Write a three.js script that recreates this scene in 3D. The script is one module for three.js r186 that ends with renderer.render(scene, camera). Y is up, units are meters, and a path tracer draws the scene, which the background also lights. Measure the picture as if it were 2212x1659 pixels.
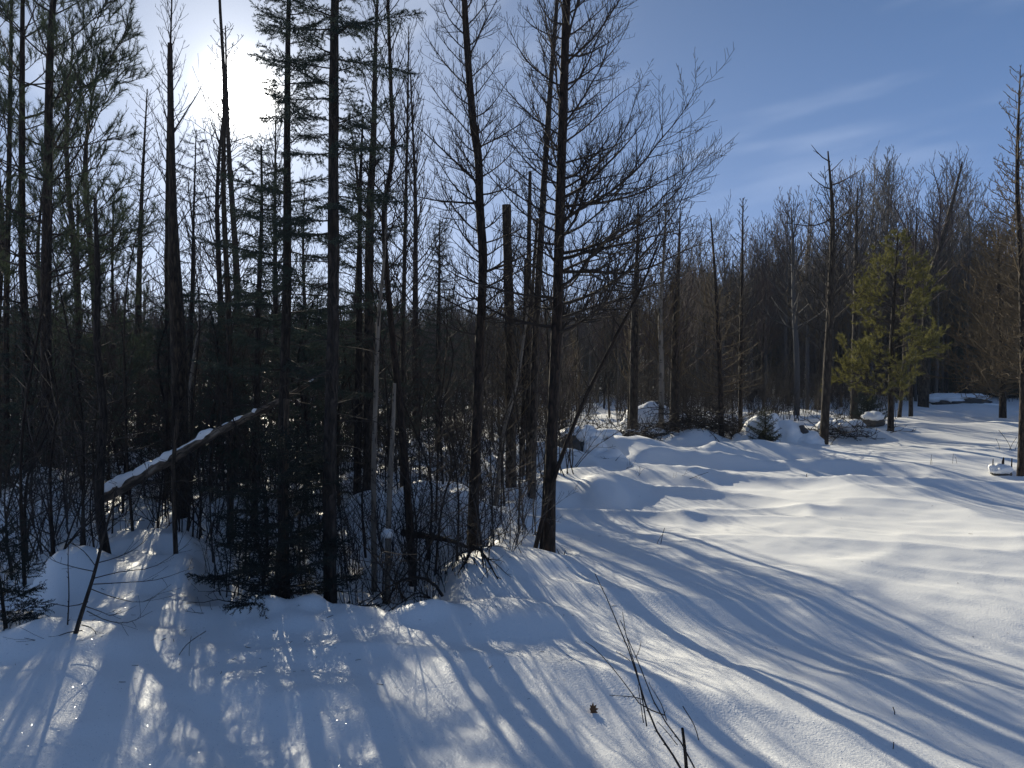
import * as THREE from 'three';
import { mergeGeometries } from 'three/addons/utils/BufferGeometryUtils.js';

// ---------------------------------------------------------------- camera, sky, sun, exposure
const scene = new THREE.Scene();
const V = (x, y, z) => new THREE.Vector3(x, y, z);
const EYE = V(0, 2.4, 0), PITCH = -1.47 * Math.PI / 180;
const camera = new THREE.PerspectiveCamera(56.8, 4 / 3, 0.1, 2500);
camera.position.copy(EYE);
camera.rotation.set(PITCH, 0, 0);
scene.add(camera);
const FOC = 829.5 / Math.tan(28.4 * Math.PI / 180);               // focal length in the measuring units (photo 2212 x 1659)
const FWD = V(0, Math.sin(PITCH), -Math.cos(PITCH)), UPV = V(0, Math.cos(PITCH), Math.sin(PITCH)), RIGHT = V(1, 0, 0);
const ray = (px, py) => FWD.clone().addScaledVector(RIGHT, (px - 1106) / FOC).addScaledVector(UPV, (829.5 - py) / FOC);
const at = (px, py, d) => EYE.clone().addScaledVector(ray(px, py), d);
const SUN = ray(525, 205).normalize();

function rngOf(seed) { let s = seed >>> 0; return () => { s = (s + 0x6d2b79f5) | 0; let t = Math.imul(s ^ (s >>> 15), 1 | s); t = (t + Math.imul(t ^ (t >>> 7), 61 | t)) ^ t; return ((t ^ (t >>> 14)) >>> 0) / 4294967296; }; }
function hash2(ix, iy, s) { let h = Math.imul(ix, 374761393) + Math.imul(iy, 668265263) + Math.imul(s, 2147483647 ^ 0x5bd1e995); h = Math.imul(h ^ (h >>> 13), 1274126177); return ((h ^ (h >>> 16)) >>> 0) / 4294967296; }
function vnoise(x, y, s = 0, per = 0, perY = per) {                            // smooth value noise, -1 .. 1
  const ix = Math.floor(x), iy = Math.floor(y), fx = x - ix, fy = y - iy;
  const u = fx * fx * fx * (fx * (fx * 6 - 15) + 10), v = fy * fy * fy * (fy * (fy * 6 - 15) + 10);
  const w = (a) => per ? ((a % per) + per) % per : a, h = (a) => perY ? ((a % perY) + perY) % perY : a;
  const a = hash2(w(ix), h(iy), s), b = hash2(w(ix + 1), h(iy), s), c = hash2(w(ix), h(iy + 1), s), d = hash2(w(ix + 1), h(iy + 1), s);
  return (a + (b - a) * u + (c - a) * v + (a - b - c + d) * u * v) * 2 - 1;
}
function fbm(x, y, o, s = 0, per = 0, perY = per) { let t = 0, a = 1, n = 0; for (let i = 0; i < o; i++) { t += a * vnoise(x, y, s + i * 17, per, perY); n += a; a *= 0.5; x *= 2; y *= 2; per *= 2; perY *= 2; } return t / n; }
const sstep = (a, b, x) => { const t = Math.min(1, Math.max(0, (x - a) / (b - a))); return t * t * (3 - 2 * t); };
const mix = (a, b, t) => a + (b - a) * t;

function makeSky() {
  const W = 2048, H = 1024, data = new Float32Array(W * H * 4);
  const sunAz = Math.atan2(SUN.x, -SUN.z);
  for (let j = 0; j < H; j++) {
    const el = ((j + 0.5) / H - 0.5) * Math.PI, y = Math.sin(el), ce = Math.cos(el);
    for (let i = 0; i < W; i++) {
      const ph = ((i + 0.5) / W - 0.5) * 2 * Math.PI, x = Math.cos(ph) * ce, z = Math.sin(ph) * ce;
      const cs = Math.min(1, Math.max(-1, x * SUN.x + y * SUN.y + z * SUN.z)), th = Math.acos(cs) * 180 / Math.PI, e = Math.max(0, el) * 180 / Math.PI;
      const k = Math.exp(-Math.pow(e / 30, 1.5));
      let r = mix(0.014, 0.112, k), g = mix(0.036, 0.218, k), b = mix(0.090, 0.452, k);
      let az = Math.abs(Math.atan2(x, -z) - sunAz); if (az > Math.PI) az = 2 * Math.PI - az;
      const hz = Math.exp(-e / 7) * (0.08 + 0.92 * Math.exp(-az / 0.55)) * 0.72;
      r += hz * 0.98; g += hz * 0.96; b += hz * 0.86;
      const a2 = 0.54 * Math.exp(-th / 11.5), a1 = 0.5 * Math.exp(-th / 2.6), a0 = 16 * Math.exp(-Math.pow(th / 1.5, 2));
      r += a2 * 0.98 + a1 * 1.0 + a0; g += a2 * 0.96 + a1 * 0.97 + a0 * 0.98; b += a2 * 0.9 + a1 * 0.86 + a0 * 0.92;
      if (e > 2) {                                                 // thin cirrus
        const s = 1 / (y + 0.12), cx = x * s, cz = z * s;
        const n = fbm(cx * 1.6 + cz * 1.2, cz * 5.5 - cx * 5.0, 5, 3) * 0.75 + fbm(cx * 0.9, cz * 1.2, 3, 91) * 0.6;
        const c = sstep(-0.15, 0.8, n) * (0.10 + 0.20 * Math.exp(-th / 18)) * sstep(7, 20, e);
        r += c * 0.9; g += c * 0.9; b += c * 0.86;
      }
      const o = (j * W + i) * 4; data[o] = r; data[o + 1] = g; data[o + 2] = b; data[o + 3] = 1;
    }
  }
  const t = new THREE.DataTexture(data, W, H, THREE.RGBAFormat, THREE.FloatType);
  t.mapping = THREE.EquirectangularReflectionMapping; t.magFilter = t.minFilter = THREE.LinearFilter; t.needsUpdate = true;
  return t;
}
scene.background = makeSky();
scene.environment = scene.background;
const sun = new THREE.DirectionalLight(new THREE.Color(1.0, 0.92, 0.73), 4.4);
sun.name = 'sun';
sun.position.copy(SUN).multiplyScalar(120); sun.target.position.set(0, 0, 0);
sun.castShadow = true; sun.shadow.radius = 0.9; sun.shadow.mapSize.set(4096, 4096);
Object.assign(sun.shadow.camera, { left: -70, right: 70, top: 70, bottom: -70, near: 1, far: 400 });
scene.add(sun, sun.target);
const EXPOSURE = 1.48;
scene.fog = new THREE.FogExp2(new THREE.Color(0.80, 0.88, 1.0), 0.0005);

// ---------------------------------------------------------------- naming
const used = new Map();
function numbered(name) { const n = used.get(name) ?? 0; used.set(name, n + 1); return n ? `${name}_${String(n).padStart(3, '0')}` : name; }
function tag(o, label, category, group, kind) {
  o.userData.label = label;
  if (category) o.userData.category = category;
  if (group) o.userData.group = group;
  if (kind) o.userData.kind = kind;
  return o;
}
function thing(name, p, label, category, group) { const o = new THREE.Group(); o.name = numbered(name); o.position.copy(p); scene.add(o); return tag(o, label, category, group); }
function part(name, geo, mat, parent, kind) {
  const m = new THREE.Mesh(geo.isBufferGeometry ? geo : geo.geometry(), mat); m.name = name; m.castShadow = m.receiveShadow = true; parent.add(m);
  if (kind) m.userData.kind = kind;
  return m;
}
function copyOf(o, p, turn, scale, label, category, group) {
  const c = o.clone(); c.name = numbered(o.name.replace(/_\d{3}$/, '')); c.userData = {}; scene.add(c);
  c.position.copy(p); c.rotation.set(0, turn, 0); c.scale.setScalar(scale);
  return tag(c, label, category, group);
}

// ---------------------------------------------------------------- mesh builder
class MB {
  constructor() { this.p = []; this.n = []; this.t = []; this.i = []; }
  get empty() { return !this.i.length; }
  tube(pts, rad, sides, vrep = 1, rough = 0, rng = null, cap = false) {   // tapered tube along points
    const n = pts.length, first = this.p.length / 3;
    let ax = V(0, 0, 0), nx = V(0, 0, 0), bx = V(0, 0, 0), len = 0;
    for (let k = 0; k < n; k++) {
      const a = pts[Math.max(0, k - 1)], b = pts[Math.min(n - 1, k + 1)];
      ax.subVectors(b, a).normalize();
      if (k === 0) { nx.set(Math.abs(ax.x) > 0.8 ? 0 : 1, 0, Math.abs(ax.x) > 0.8 ? 1 : 0); }
      nx.addScaledVector(ax, -nx.dot(ax)).normalize(); bx.crossVectors(ax, nx);
      if (k) len += pts[k].distanceTo(pts[k - 1]);
      const r = rad[k];
      for (let s = 0; s <= sides; s++) {
        const th = s / sides * Math.PI * 2, c = Math.cos(th), sn = Math.sin(th), jag = cap === 'jag' && k === n - 1 ? r * (hash2(s % sides, n, 5) * 4.2 - 0.6) : 0;
        const rr = rough ? r * (1 + rough * vnoise((s % sides) / sides * 6, len * 3 / Math.max(0.05, rad[0] * 8), 7, 6)) : r;
        const x = nx.x * c + bx.x * sn, y = nx.y * c + bx.y * sn, z = nx.z * c + bx.z * sn;
        this.p.push(pts[k].x + x * rr + ax.x * jag, pts[k].y + y * rr + ax.y * jag, pts[k].z + z * rr + ax.z * jag); this.n.push(x, y, z);
        this.t.push(s / sides * vrep, len);
      }
    }
    const w = sides + 1;
    for (let k = 0; k < n - 1; k++) for (let s = 0; s < sides; s++) {
      const a = first + k * w + s, b = a + w;
      this.i.push(a, a + 1, b, a + 1, b + 1, b);
    }
    if (cap) {
      const k = n - 1, c = this.p.length / 3; this.p.push(pts[k].x, pts[k].y, pts[k].z); this.n.push(ax.x, ax.y, ax.z); this.t.push(0, len);
      for (let s = 0; s < sides; s++) this.i.push(first + k * w + s, first + k * w + s + 1, c);
    }
    return this;
  }
  stick(a, b, ra, rb) {                                            // three-sided twig segment
    const dx = b.x - a.x, dy = b.y - a.y, dz = b.z - a.z, l = Math.hypot(dx, dy, dz) || 1e-6, ux = dx / l, uy = dy / l, uz = dz / l;
    let nx, ny, nz; if (Math.abs(uy) < 0.8) { nx = -uz; ny = 0; nz = ux; } else { nx = 0; ny = uz; nz = -uy; }
    const q = Math.hypot(nx, ny, nz); nx /= q; ny /= q; nz /= q;
    const bx = uy * nz - uz * ny, by = uz * nx - ux * nz, bz = ux * ny - uy * nx, f = this.p.length / 3;
    for (let e = 0; e < 2; e++) { const c = e ? b : a, r = e ? rb : ra; for (let s = 0; s < 3; s++) {
      const C = [1, -0.5, -0.5][s], S = [0, 0.866, -0.866][s], x = nx * C + bx * S, y = ny * C + by * S, z = nz * C + bz * S;
      this.p.push(c.x + x * r, c.y + y * r, c.z + z * r); this.n.push(x, y, z); this.t.push(s / 3, e * l); } }
    for (let s = 0; s < 3; s++) { const a0 = f + s, a1 = f + (s + 1) % 3; this.i.push(a0, a1, a0 + 3, a1, a1 + 3, a0 + 3); }
  }
  spike(px, py, pz, dx, dy, dz, w, rng) {                          // one needle: a slim triangle
    let sx = dy * 0.31 - dz * 0.77 + (rng() - 0.5) * 0.6, sy = dz * 0.2 - dx * 0.31 + (rng() - 0.5) * 0.6, sz = dx * 0.77 - dy * 0.2 + (rng() - 0.5) * 0.6;
    const l = Math.hypot(sx, sy, sz) || 1; sx *= w / l; sy *= w / l; sz *= w / l;
    const f = this.p.length / 3, nx = sy * dz - sz * dy, ny = sz * dx - sx * dz, nz = sx * dy - sy * dx, q = Math.hypot(nx, ny, nz) || 1;
    this.p.push(px - sx, py - sy, pz - sz, px + sx, py + sy, pz + sz, px + dx, py + dy, pz + dz);
    for (let k = 0; k < 3; k++) this.n.push(nx / q, ny / q, nz / q);
    this.t.push(0, 0, 1, 0, 0.5, 1); this.i.push(f, f + 1, f + 2);
  }
  geometry() {
    const g = new THREE.BufferGeometry();
    g.setAttribute('position', new THREE.Float32BufferAttribute(this.p, 3)); g.setAttribute('normal', new THREE.Float32BufferAttribute(this.n, 3)); g.setAttribute('uv', new THREE.Float32BufferAttribute(this.t, 2));
    g.setIndex(this.i); TRI += this.i.length / 3; return g;
  }
}
let TRI = 0;

// ---------------------------------------------------------------- materials
function texture(n, f, srgb) {                                    // f(u, v) -> [r, g, b] 0..1
  const d = new Uint8Array(n * n * 4);
  for (let j = 0; j < n; j++) for (let i = 0; i < n; i++) { const c = f(i / n, j / n), o = (j * n + i) * 4; for (let k = 0; k < 3; k++) d[o + k] = Math.max(0, Math.min(255, c[k] * 255)); d[o + 3] = 255; }
  const t = new THREE.DataTexture(d, n, n); t.wrapS = t.wrapT = THREE.RepeatWrapping; t.magFilter = THREE.LinearFilter; t.minFilter = THREE.LinearFilter; if (srgb) t.colorSpace = THREE.SRGBColorSpace; t.needsUpdate = true; return t;
}
const barkHeight = (u, v, s) => { const w = fbm(u * 8, v * 8, 3, s, 8) * 0.09; const a = Math.abs(vnoise((u + w) * 12, v * 5, s + 3, 12, 5)); return Math.min(1, 0.25 + a * 0.9 + fbm(u * 24, v * 12, 3, s + 9, 24, 12) * 0.22); };
const barkBump = texture(512, (u, v) => { const h = barkHeight(u, v, 11); return [h, h, h]; });
const barkColor = texture(512, (u, v) => { const h = barkHeight(u, v, 11), n = fbm(u * 6, v * 6, 4, 77, 6), k = 0.34 + 0.62 * h + 0.26 * n; return [k, k * (0.93 + 0.04 * n), k * (0.86 + 0.06 * n)]; }, true);
const birchColor = texture(512, (u, v) => { const n = fbm(u * 4, v * 4, 4, 5, 4), l = sstep(0.42, 0.62, fbm(u * 3, v * 26, 3, 41, 3, 26)), p = sstep(0.30, 0.55, fbm(u * 3, v * 3, 3, 61, 3)); const k = (0.9 + 0.14 * n) * (1 - 0.72 * l) * (1 - 0.55 * p); return [k, k * 0.95, k * 0.88]; }, true);
const std = (r, g, b, o = {}) => { const m = new THREE.MeshStandardMaterial({ roughness: 0.9, side: THREE.DoubleSide, ...o }); m.color.setRGB(r, g, b); return m; };
const bark = (r, g, b, bump = 0.024) => std(r, g, b, { map: barkColor, bumpMap: barkBump, bumpScale: bump, roughness: 0.95 });
const M = {
  larchBark: bark(0.060, 0.045, 0.036), spruceBark: bark(0.052, 0.046, 0.043), pineBark: bark(0.055, 0.044, 0.038), greyBark: bark(0.095, 0.085, 0.075), snagBark: bark(0.085, 0.072, 0.058),
  birchBark: std(0.27, 0.255, 0.24, { map: birchColor, bumpMap: barkBump, bumpScale: 0.003, roughness: 0.8 }),
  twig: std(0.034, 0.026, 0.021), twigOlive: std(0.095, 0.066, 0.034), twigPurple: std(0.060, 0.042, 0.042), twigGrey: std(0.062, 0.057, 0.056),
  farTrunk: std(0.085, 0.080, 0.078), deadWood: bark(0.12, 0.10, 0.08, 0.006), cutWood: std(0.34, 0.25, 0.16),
  rock: std(0.07, 0.065, 0.06, { roughness: 0.92 }), leaf: std(0.16, 0.075, 0.03),
};
const foliage = (r, g, b, tr) => { const m = new THREE.MeshPhysicalMaterial({ roughness: 1, side: THREE.DoubleSide, transmission: tr, thickness: 0, specularIntensity: 0.4 }); m.color.setRGB(r, g, b); return m; };
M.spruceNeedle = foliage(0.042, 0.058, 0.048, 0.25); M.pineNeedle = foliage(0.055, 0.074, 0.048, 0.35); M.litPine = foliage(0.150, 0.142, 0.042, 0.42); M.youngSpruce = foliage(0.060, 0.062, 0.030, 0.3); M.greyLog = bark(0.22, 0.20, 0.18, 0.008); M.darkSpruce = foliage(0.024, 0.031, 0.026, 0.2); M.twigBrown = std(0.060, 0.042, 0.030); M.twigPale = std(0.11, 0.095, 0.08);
const grain = texture(512, (u, v) => { const k = 0.5 + 0.36 * fbm(u * 64, v * 64, 3, 21, 64) + 0.10 * fbm(u * 16, v * 16, 2, 5, 16); return [k, k, k]; });
M.snow = std(0.905, 0.90, 0.88, { bumpMap: grain, bumpScale: 0.0035, roughness: 0.52 });
M.snowCap = std(0.88, 0.875, 0.86, { roughness: 0.6 });

// ---------------------------------------------------------------- the ground: one sheet of snow
const flat = (px, py) => { const d = 3682 / (py - 790); return [(px - 1106) / FOC * d, d]; };
const pillows = [];                                               // [x, d, half width, half depth, height, edge]
const pil = (px, py, w, dp, h, e = 0.5) => { const [x, d] = flat(px, py); pillows.push([x, d, w, dp, h, e]); };
pil(1085, 1335, 0.62, 0.42, 0.34, 0.4); pil(1120, 1225, 0.55, 0.5, 0.16); pil(700, 1330, 0.45, 0.3, 0.10); pil(590, 1345, 0.28, 0.24, 0.12); pil(390, 1320, 0.75, 0.45, 0.13);
pil(140, 1250, 0.40, 0.36, 0.28, 0.35); pil(35, 1400, 0.5, 0.34, 0.28, 0.35); pil(190, 1400, 0.6, 0.4, 0.24, 0.4); pil(385, 1175, 0.95, 0.6, 0.26, 0.3); pil(620, 1500, 0.5, 0.3, 0.10, 0.4); pil(720, 1545, 0.45, 0.3, 0.10, 0.4); pil(560, 1325, 0.22, 0.16, 0.26, 0.4); pil(660, 1318, 0.16, 0.14, 0.2, 0.4); pil(905, 1335, 0.24, 0.18, 0.2, 0.4); pil(60, 1440, 0.9, 0.5, 0.12); pil(330, 1235, 0.8, 0.6, 0.10); pil(280, 1330, 0.6, 0.4, 0.12);
pil(1240, 1060, 1.0, 0.9, 0.42, 0.35); pil(1190, 1015, 0.8, 0.8, 0.30); pil(1300, 990, 1.0, 0.9, 0.35, 0.4); pil(1370, 995, 0.7, 0.8, 0.22); pil(1120, 1080, 0.7, 0.6, 0.25, 0.4); pil(1500, 1000, 1.5, 0.9, 0.22); pil(1610, 985, 1.3, 0.9, 0.30); pil(1420, 1040, 0.9, 0.7, 0.20);
pil(960, 1120, 0.6, 0.6, 0.22); pil(820, 1110, 0.7, 0.6, 0.25); pil(700, 1060, 0.8, 0.7, 0.3); pil(270, 1040, 0.8, 0.6, 0.40, 0.4); pil(330, 1010, 0.7, 0.6, 0.35, 0.4); pil(560, 1100, 0.7, 0.6, 0.25); pil(120, 1110, 0.8, 0.7, 0.3);
pil(2100, 1310, 0.6, 0.5, 0.10); pil(1690, 1160, 1.0, 0.8, 0.10);
for (let k = 0, r = rngOf(5); k < 70; k++) { const d = 10 + r() * 22, x = -d * 0.75 + r() * (d * 0.75 + 2.0 - Math.max(0, 14 - d) * 0.2); pillows.push([x, d, 0.3 + r() * 0.7, 0.3 + r() * 0.5, 0.06 + r() * 0.22, 0.4]); }
for (let k = 0, r = rngOf(8); k < 26; k++) { const d = 20 + r() * 14, x = 4 + r() * 12; if (x < d * 0.52) pillows.push([x, d, 0.4 + r() * 0.8, 0.4 + r() * 0.5, 0.08 + r() * 0.2, 0.45]); }
for (const [px, d] of [[1186, 9.2], [1020, 9.5], [893, 9.2], [710, 7.5], [612, 8.4], [833, 8.6], [806, 9.0], [232, 8.8], [376, 8.9], [153, 6.0], [1600, 22], [1780, 21.5], [1926, 22], [2208, 15], [1428, 22], [1368, 23.5], [1457, 23]]) pillows.push([(px - 1106) / FOC * d, d - 0.04, 0.26, 0.24, d > 12 ? -0.22 : -0.15, 0.15]);
for (const [px, py, w] of [[1548, 1322, 0.06], [1590, 1420, 0.09], [1720, 1500, 0.05], [1390, 1440, 0.05], [940, 1430, 0.06], [2010, 1450, 0.25], [1850, 1290, 0.08], [620, 1500, 0.05], [1000, 1520, 0.05], [1180, 1450, 0.04], [1760, 1380, 0.05]]) { const [x, d] = flat(px, py); pillows.push([x, d, w, w * 0.7, -0.07 * Math.min(1, w * 6), 0.1]); }
for (const q of pillows) q[4] *= q[1] < 8 ? 0.5 : 0.8;
function H(x, z) {
  const d = -z, r2 = Math.hypot(x, d);
  const px = d > 1 ? 1106 + x / d * FOC : 1106;
  let y = 0;
  y += sstep(44, 130, d) * (1.2 + 4.2 * sstep(-6, 40, x)) + sstep(150, 420, r2) * 6 * (0.6 + 0.4 * vnoise(x / 90, z / 90, 4));
  y += 0.02 * Math.max(0, x) * sstep(6, 20, d) * (1 - sstep(20, 44, d));
  // the bank in front of the wood and the hollow behind it
  const inX = sstep(390, 470, px) * (1 - sstep(930, 1010, px)) + (1 - sstep(20, 130, px)) * 0.9;
  const crest = 6.95 + 0.22 * vnoise(x * 1.6, 3.3, 9) + 0.12 * vnoise(x * 4.5, 1.3, 12);
  if (d > 3 && d < 14) y += inX * (0.05 * Math.exp(-(((d - crest) / 0.55) ** 2)) - 0.34 * sstep(crest, crest + 0.42, d) * (1 - sstep(8.3, 11.5, d)));
  y += (1 - sstep(12, 30, r2)) * 0.0;
  for (const q of pillows) {
    const ex = (x - q[0]) / q[2], ez = (d - q[1]) / q[3], e2 = ex * ex + ez * ez;
    if (e2 < 2.6) { const e = Math.sqrt(e2); y += q[4] * (1 - sstep(q[5], 1.6, e)); }
  }
  const near = 1 - sstep(7, 16, d), far = sstep(40, 70, r2);
  const rx = x * 0.94 + z * 0.34, rz = z * 0.94 - x * 0.34;
  const rg = 1 - Math.abs(vnoise(rx / 4.2 + 0.5 * vnoise(x / 5, z / 5, 31), rz / 2.1, 2)), rg2 = 1 - Math.abs(vnoise(rx / 2.2, rz / 1.1, 55));
  let n = 0.20 * (rg * rg - 0.5) + 0.075 * (rg2 * rg2 - 0.5) + 0.05 * vnoise(rx / 1.9, rz / 0.95, 5) + 0.12 * vnoise(x / 7, z / 6, 8);
  y += n * mix(1.25, 0.42, near) * (1 - far * 0.6) - 0.07 * sstep(5.2, 6.2, d) * (1 - sstep(6.8, 8, d));
  const wood = sstep(9, 11, d) * (1 - sstep(40, 55, d)) * (1 - sstep(1080, 1260, px)), wb = vnoise(x / 0.8, z / 0.7, 61);
  if (wood > 0) y += wood * (0.16 * Math.max(0, wb) ** 1.5 + 0.05 * vnoise(x / 0.4, z / 0.4, 62));
  y += 0.018 * fbm(x / 0.55, z / 0.45, 2, 14) * (1 - far) + 0.006 * vnoise(x / 0.16, z / 0.14, 19) * near;
  return y;
}
function axis(lo, hi, a, b, step, grow) {                          // coordinates, evenly spaced between a and b and wider outside
  const c = []; for (let v = a; v <= b; v += step) c.push(v);
  for (let v = b, s = step; v < hi;) { s *= grow; v += s; c.push(v); }
  const l = []; for (let v = a, s = step; v > lo;) { s *= grow; v -= s; l.unshift(v); }
  return l.concat(c);
}
{
  const xs = axis(-650, 650, -5.5, 6, 0.062, 1.028), ds = axis(-200, 900, 3, 13, 0.06, 1.026), nx = xs.length, nd = ds.length;
  const p = new Float32Array(nx * nd * 3), t = new Float32Array(nx * nd * 2), idx = new Uint32Array((nx - 1) * (nd - 1) * 6);
  for (let j = 0, o = 0; j < nd; j++) for (let i = 0; i < nx; i++, o++) { p[o * 3] = xs[i]; p[o * 3 + 1] = H(xs[i], -ds[j]); p[o * 3 + 2] = -ds[j]; t[o * 2] = xs[i] / 0.8; t[o * 2 + 1] = ds[j] / 0.8; }
  let o = 0;
  for (let j = 0; j < nd - 1; j++) for (let i = 0; i < nx - 1; i++) { const a = j * nx + i, b = a + nx; idx[o++] = a; idx[o++] = a + 1; idx[o++] = b; idx[o++] = a + 1; idx[o++] = b + 1; idx[o++] = b; }
  const g = new THREE.BufferGeometry(); g.setAttribute('position', new THREE.BufferAttribute(p, 3)); g.setAttribute('uv', new THREE.BufferAttribute(t, 2)); g.setIndex(new THREE.BufferAttribute(idx, 1)); g.computeVertexNormals();
  TRI += idx.length / 3;
  const m = new THREE.Mesh(g, M.snow); m.name = numbered('snow_ground'); m.receiveShadow = m.castShadow = true; scene.add(m);
  tag(m, 'untouched deep snow covering the clearing and the floor of the wood', 'snow', null, 'structure');
}
const stand = (px, d) => { const x = (px - 1106) / FOC * d; return V(x, H(x, -d), -d); };     // the snow under that column of the picture, d metres off

// ---------------------------------------------------------------- growing trees
const LN = (a, b, t) => V(mix(a.x, b.x, t), mix(a.y, b.y, t), mix(a.z, b.z, t));
class Path {
  constructor(pts, radii) { this.c = new THREE.CatmullRomCurve3(pts, false, 'centripetal'); this.L = this.c.getLength(); this.radii = radii; this.N = Math.max(8, Math.min(60, Math.round(this.L / 0.16))); this.pts = this.c.getSpacedPoints(this.N); }
  at(t) { const f = t * this.N, k = Math.min(this.N - 1, Math.floor(f)); return LN(this.pts[k], this.pts[k + 1], f - k); }
  dir(t) { const k = Math.min(this.N - 1, Math.floor(t * this.N)); return V(0, 0, 0).subVectors(this.pts[k + 1], this.pts[k]).normalize(); }
  r(t) { const q = this.radii, f = t * (q.length - 1), k = Math.min(q.length - 2, Math.floor(f)); return mix(q[k], q[k + 1], f - k); }
  trunk(sides, flare = 0.15, rough = 0.06, cap = false) {
    const rad = this.pts.map((_, k) => { const t = k / this.N; return this.r(t) * (1 + flare * Math.exp(-t * this.L / 0.25)); });
    return new MB().tube(this.pts, rad, sides, Math.max(1, Math.round(rad[0] * 12)), rough, null, cap);
  }
}
const perp = (a, rng, bias = 0) => { const v = V(rng() - 0.5, (rng() - 0.5) + bias, rng() - 0.5); v.addScaledVector(a, -v.dot(a)); return v.lengthSq() < 1e-6 ? V(1, 0, 0) : v.normalize(); };
function limb(rng, p, d, L, n, up, jit) {
  const pts = [p.clone()]; d = d.clone(); const q = p.clone();
  for (let k = 0; k < n; k++) { d.x += jit * (rng() - 0.5); d.y += up / n + jit * (rng() - 0.5); d.z += jit * (rng() - 0.5); d.normalize(); q.addScaledVector(d, L / n); pts.push(q.clone()); }
  return pts;
}
// a bare branch with its twigs; o: seg, up, jit, den (twigs a metre), kid (length share), lv, rmin, spread, kup
function bare(mb, rng, p, d, L, r, o, lv = o.lv) {
  const n = Math.max(2, Math.round(L / (lv === o.lv ? o.seg : o.seg * 1.3))), pts = limb(rng, p, d, L, n, lv === o.lv ? o.up : o.kup, o.jit), rt = o.rmin;
  for (let k = 0; k < n; k++) mb.stick(pts[k], pts[k + 1], Math.max(rt, mix(r, rt, k / n)), Math.max(rt, mix(r, rt, (k + 1) / n)));
  if (lv <= 0) return;
  const m = Math.max(1, Math.round(L * o.den * (lv === o.lv ? 1 : 1.25)));
  for (let k = 0; k < m; k++) {
    const t = Math.min(0.98, o.from + (1 - o.from) * (k + rng() * 0.9) / m), f = t * n, i = Math.min(n - 1, Math.floor(f)), q = LN(pts[i], pts[i + 1], f - i);
    const ax = V(0, 0, 0).subVectors(pts[i + 1], pts[i]).normalize(), pe = perp(ax, rng, o.kbias), sp = o.spread * (0.75 + 0.5 * rng());
    const kd = ax.multiplyScalar(Math.cos(sp)).addScaledVector(pe, Math.sin(sp));
    const kl = Math.max(0.06, L * o.kid * (0.45 + 0.75 * rng()) * (1 - 0.55 * t));
    bare(mb, rng, q, kd, kl, Math.max(rt, mix(r, rt, t) * 0.55), o, lv - 1);
  }
}
const BARE = { seg: 0.16, up: 0.7, jit: 0.22, den: 9, kid: 0.42, lv: 2, rmin: 0.0024, spread: 0.8, kup: 0.45, kbias: 0.12, from: 0.12 };
// crown of a leafless tree along a trunk path; returns a list of builders, one per main branch
function bareCrown(path, s, o) {
  const rng = rngOf(s), list = [], q = { ...BARE, ...o };
  let az = rng() * 6.28;
  for (let k = 0; k < o.n; k++) {
    const u = (k + rng() * 0.8) / o.n, t = mix(o.c0, o.c1, u); az += 2.4 + (rng() - 0.5) * 0.9;
    const tilt = o.tilt(u) + (rng() - 0.5) * 0.3, d = V(Math.cos(az) * Math.sin(tilt), Math.cos(tilt), Math.sin(az) * Math.sin(tilt));
    const L = o.len(u, az) * (0.7 + 0.5 * rng()), mb = new MB();
    bare(mb, rng, path.at(t), d, L, Math.max(q.rmin, Math.min(path.r(t) * 0.5, 0.006 + L * (o.thick ?? 0.007))), q);
    list.push(mb);
  }
  return list;
}
function join(list) { const r = new MB(); for (const m of list) { const f = r.p.length / 3; for (const v of m.p) r.p.push(v); for (const v of m.n) r.n.push(v); for (const v of m.t) r.t.push(v); for (const v of m.i) r.i.push(v + f); } return r; }
// needles along a shoot
function shoot(nm, rng, p, d, L, nl, nw, step, rows = 3) {
  const a = perp(d, rng), b = V(0, 0, 0).crossVectors(d, a);
  for (let s = 0; s < L; s += step) for (let k = 0; k < rows; k++) {
    const th = rng() * 6.28, c = Math.cos(th), sn = Math.sin(th), f = 0.45 + 0.4 * rng(), l = nl * (0.7 + 0.5 * rng());
    nm.spike(p.x + d.x * s, p.y + d.y * s, p.z + d.z * s, (d.x * f + (a.x * c + b.x * sn) * 0.8) * l, (d.y * f + (a.y * c + b.y * sn) * 0.8) * l, (d.z * f + (a.z * c + b.z * sn) * 0.8) * l, nw, rng);
  }
}
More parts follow.
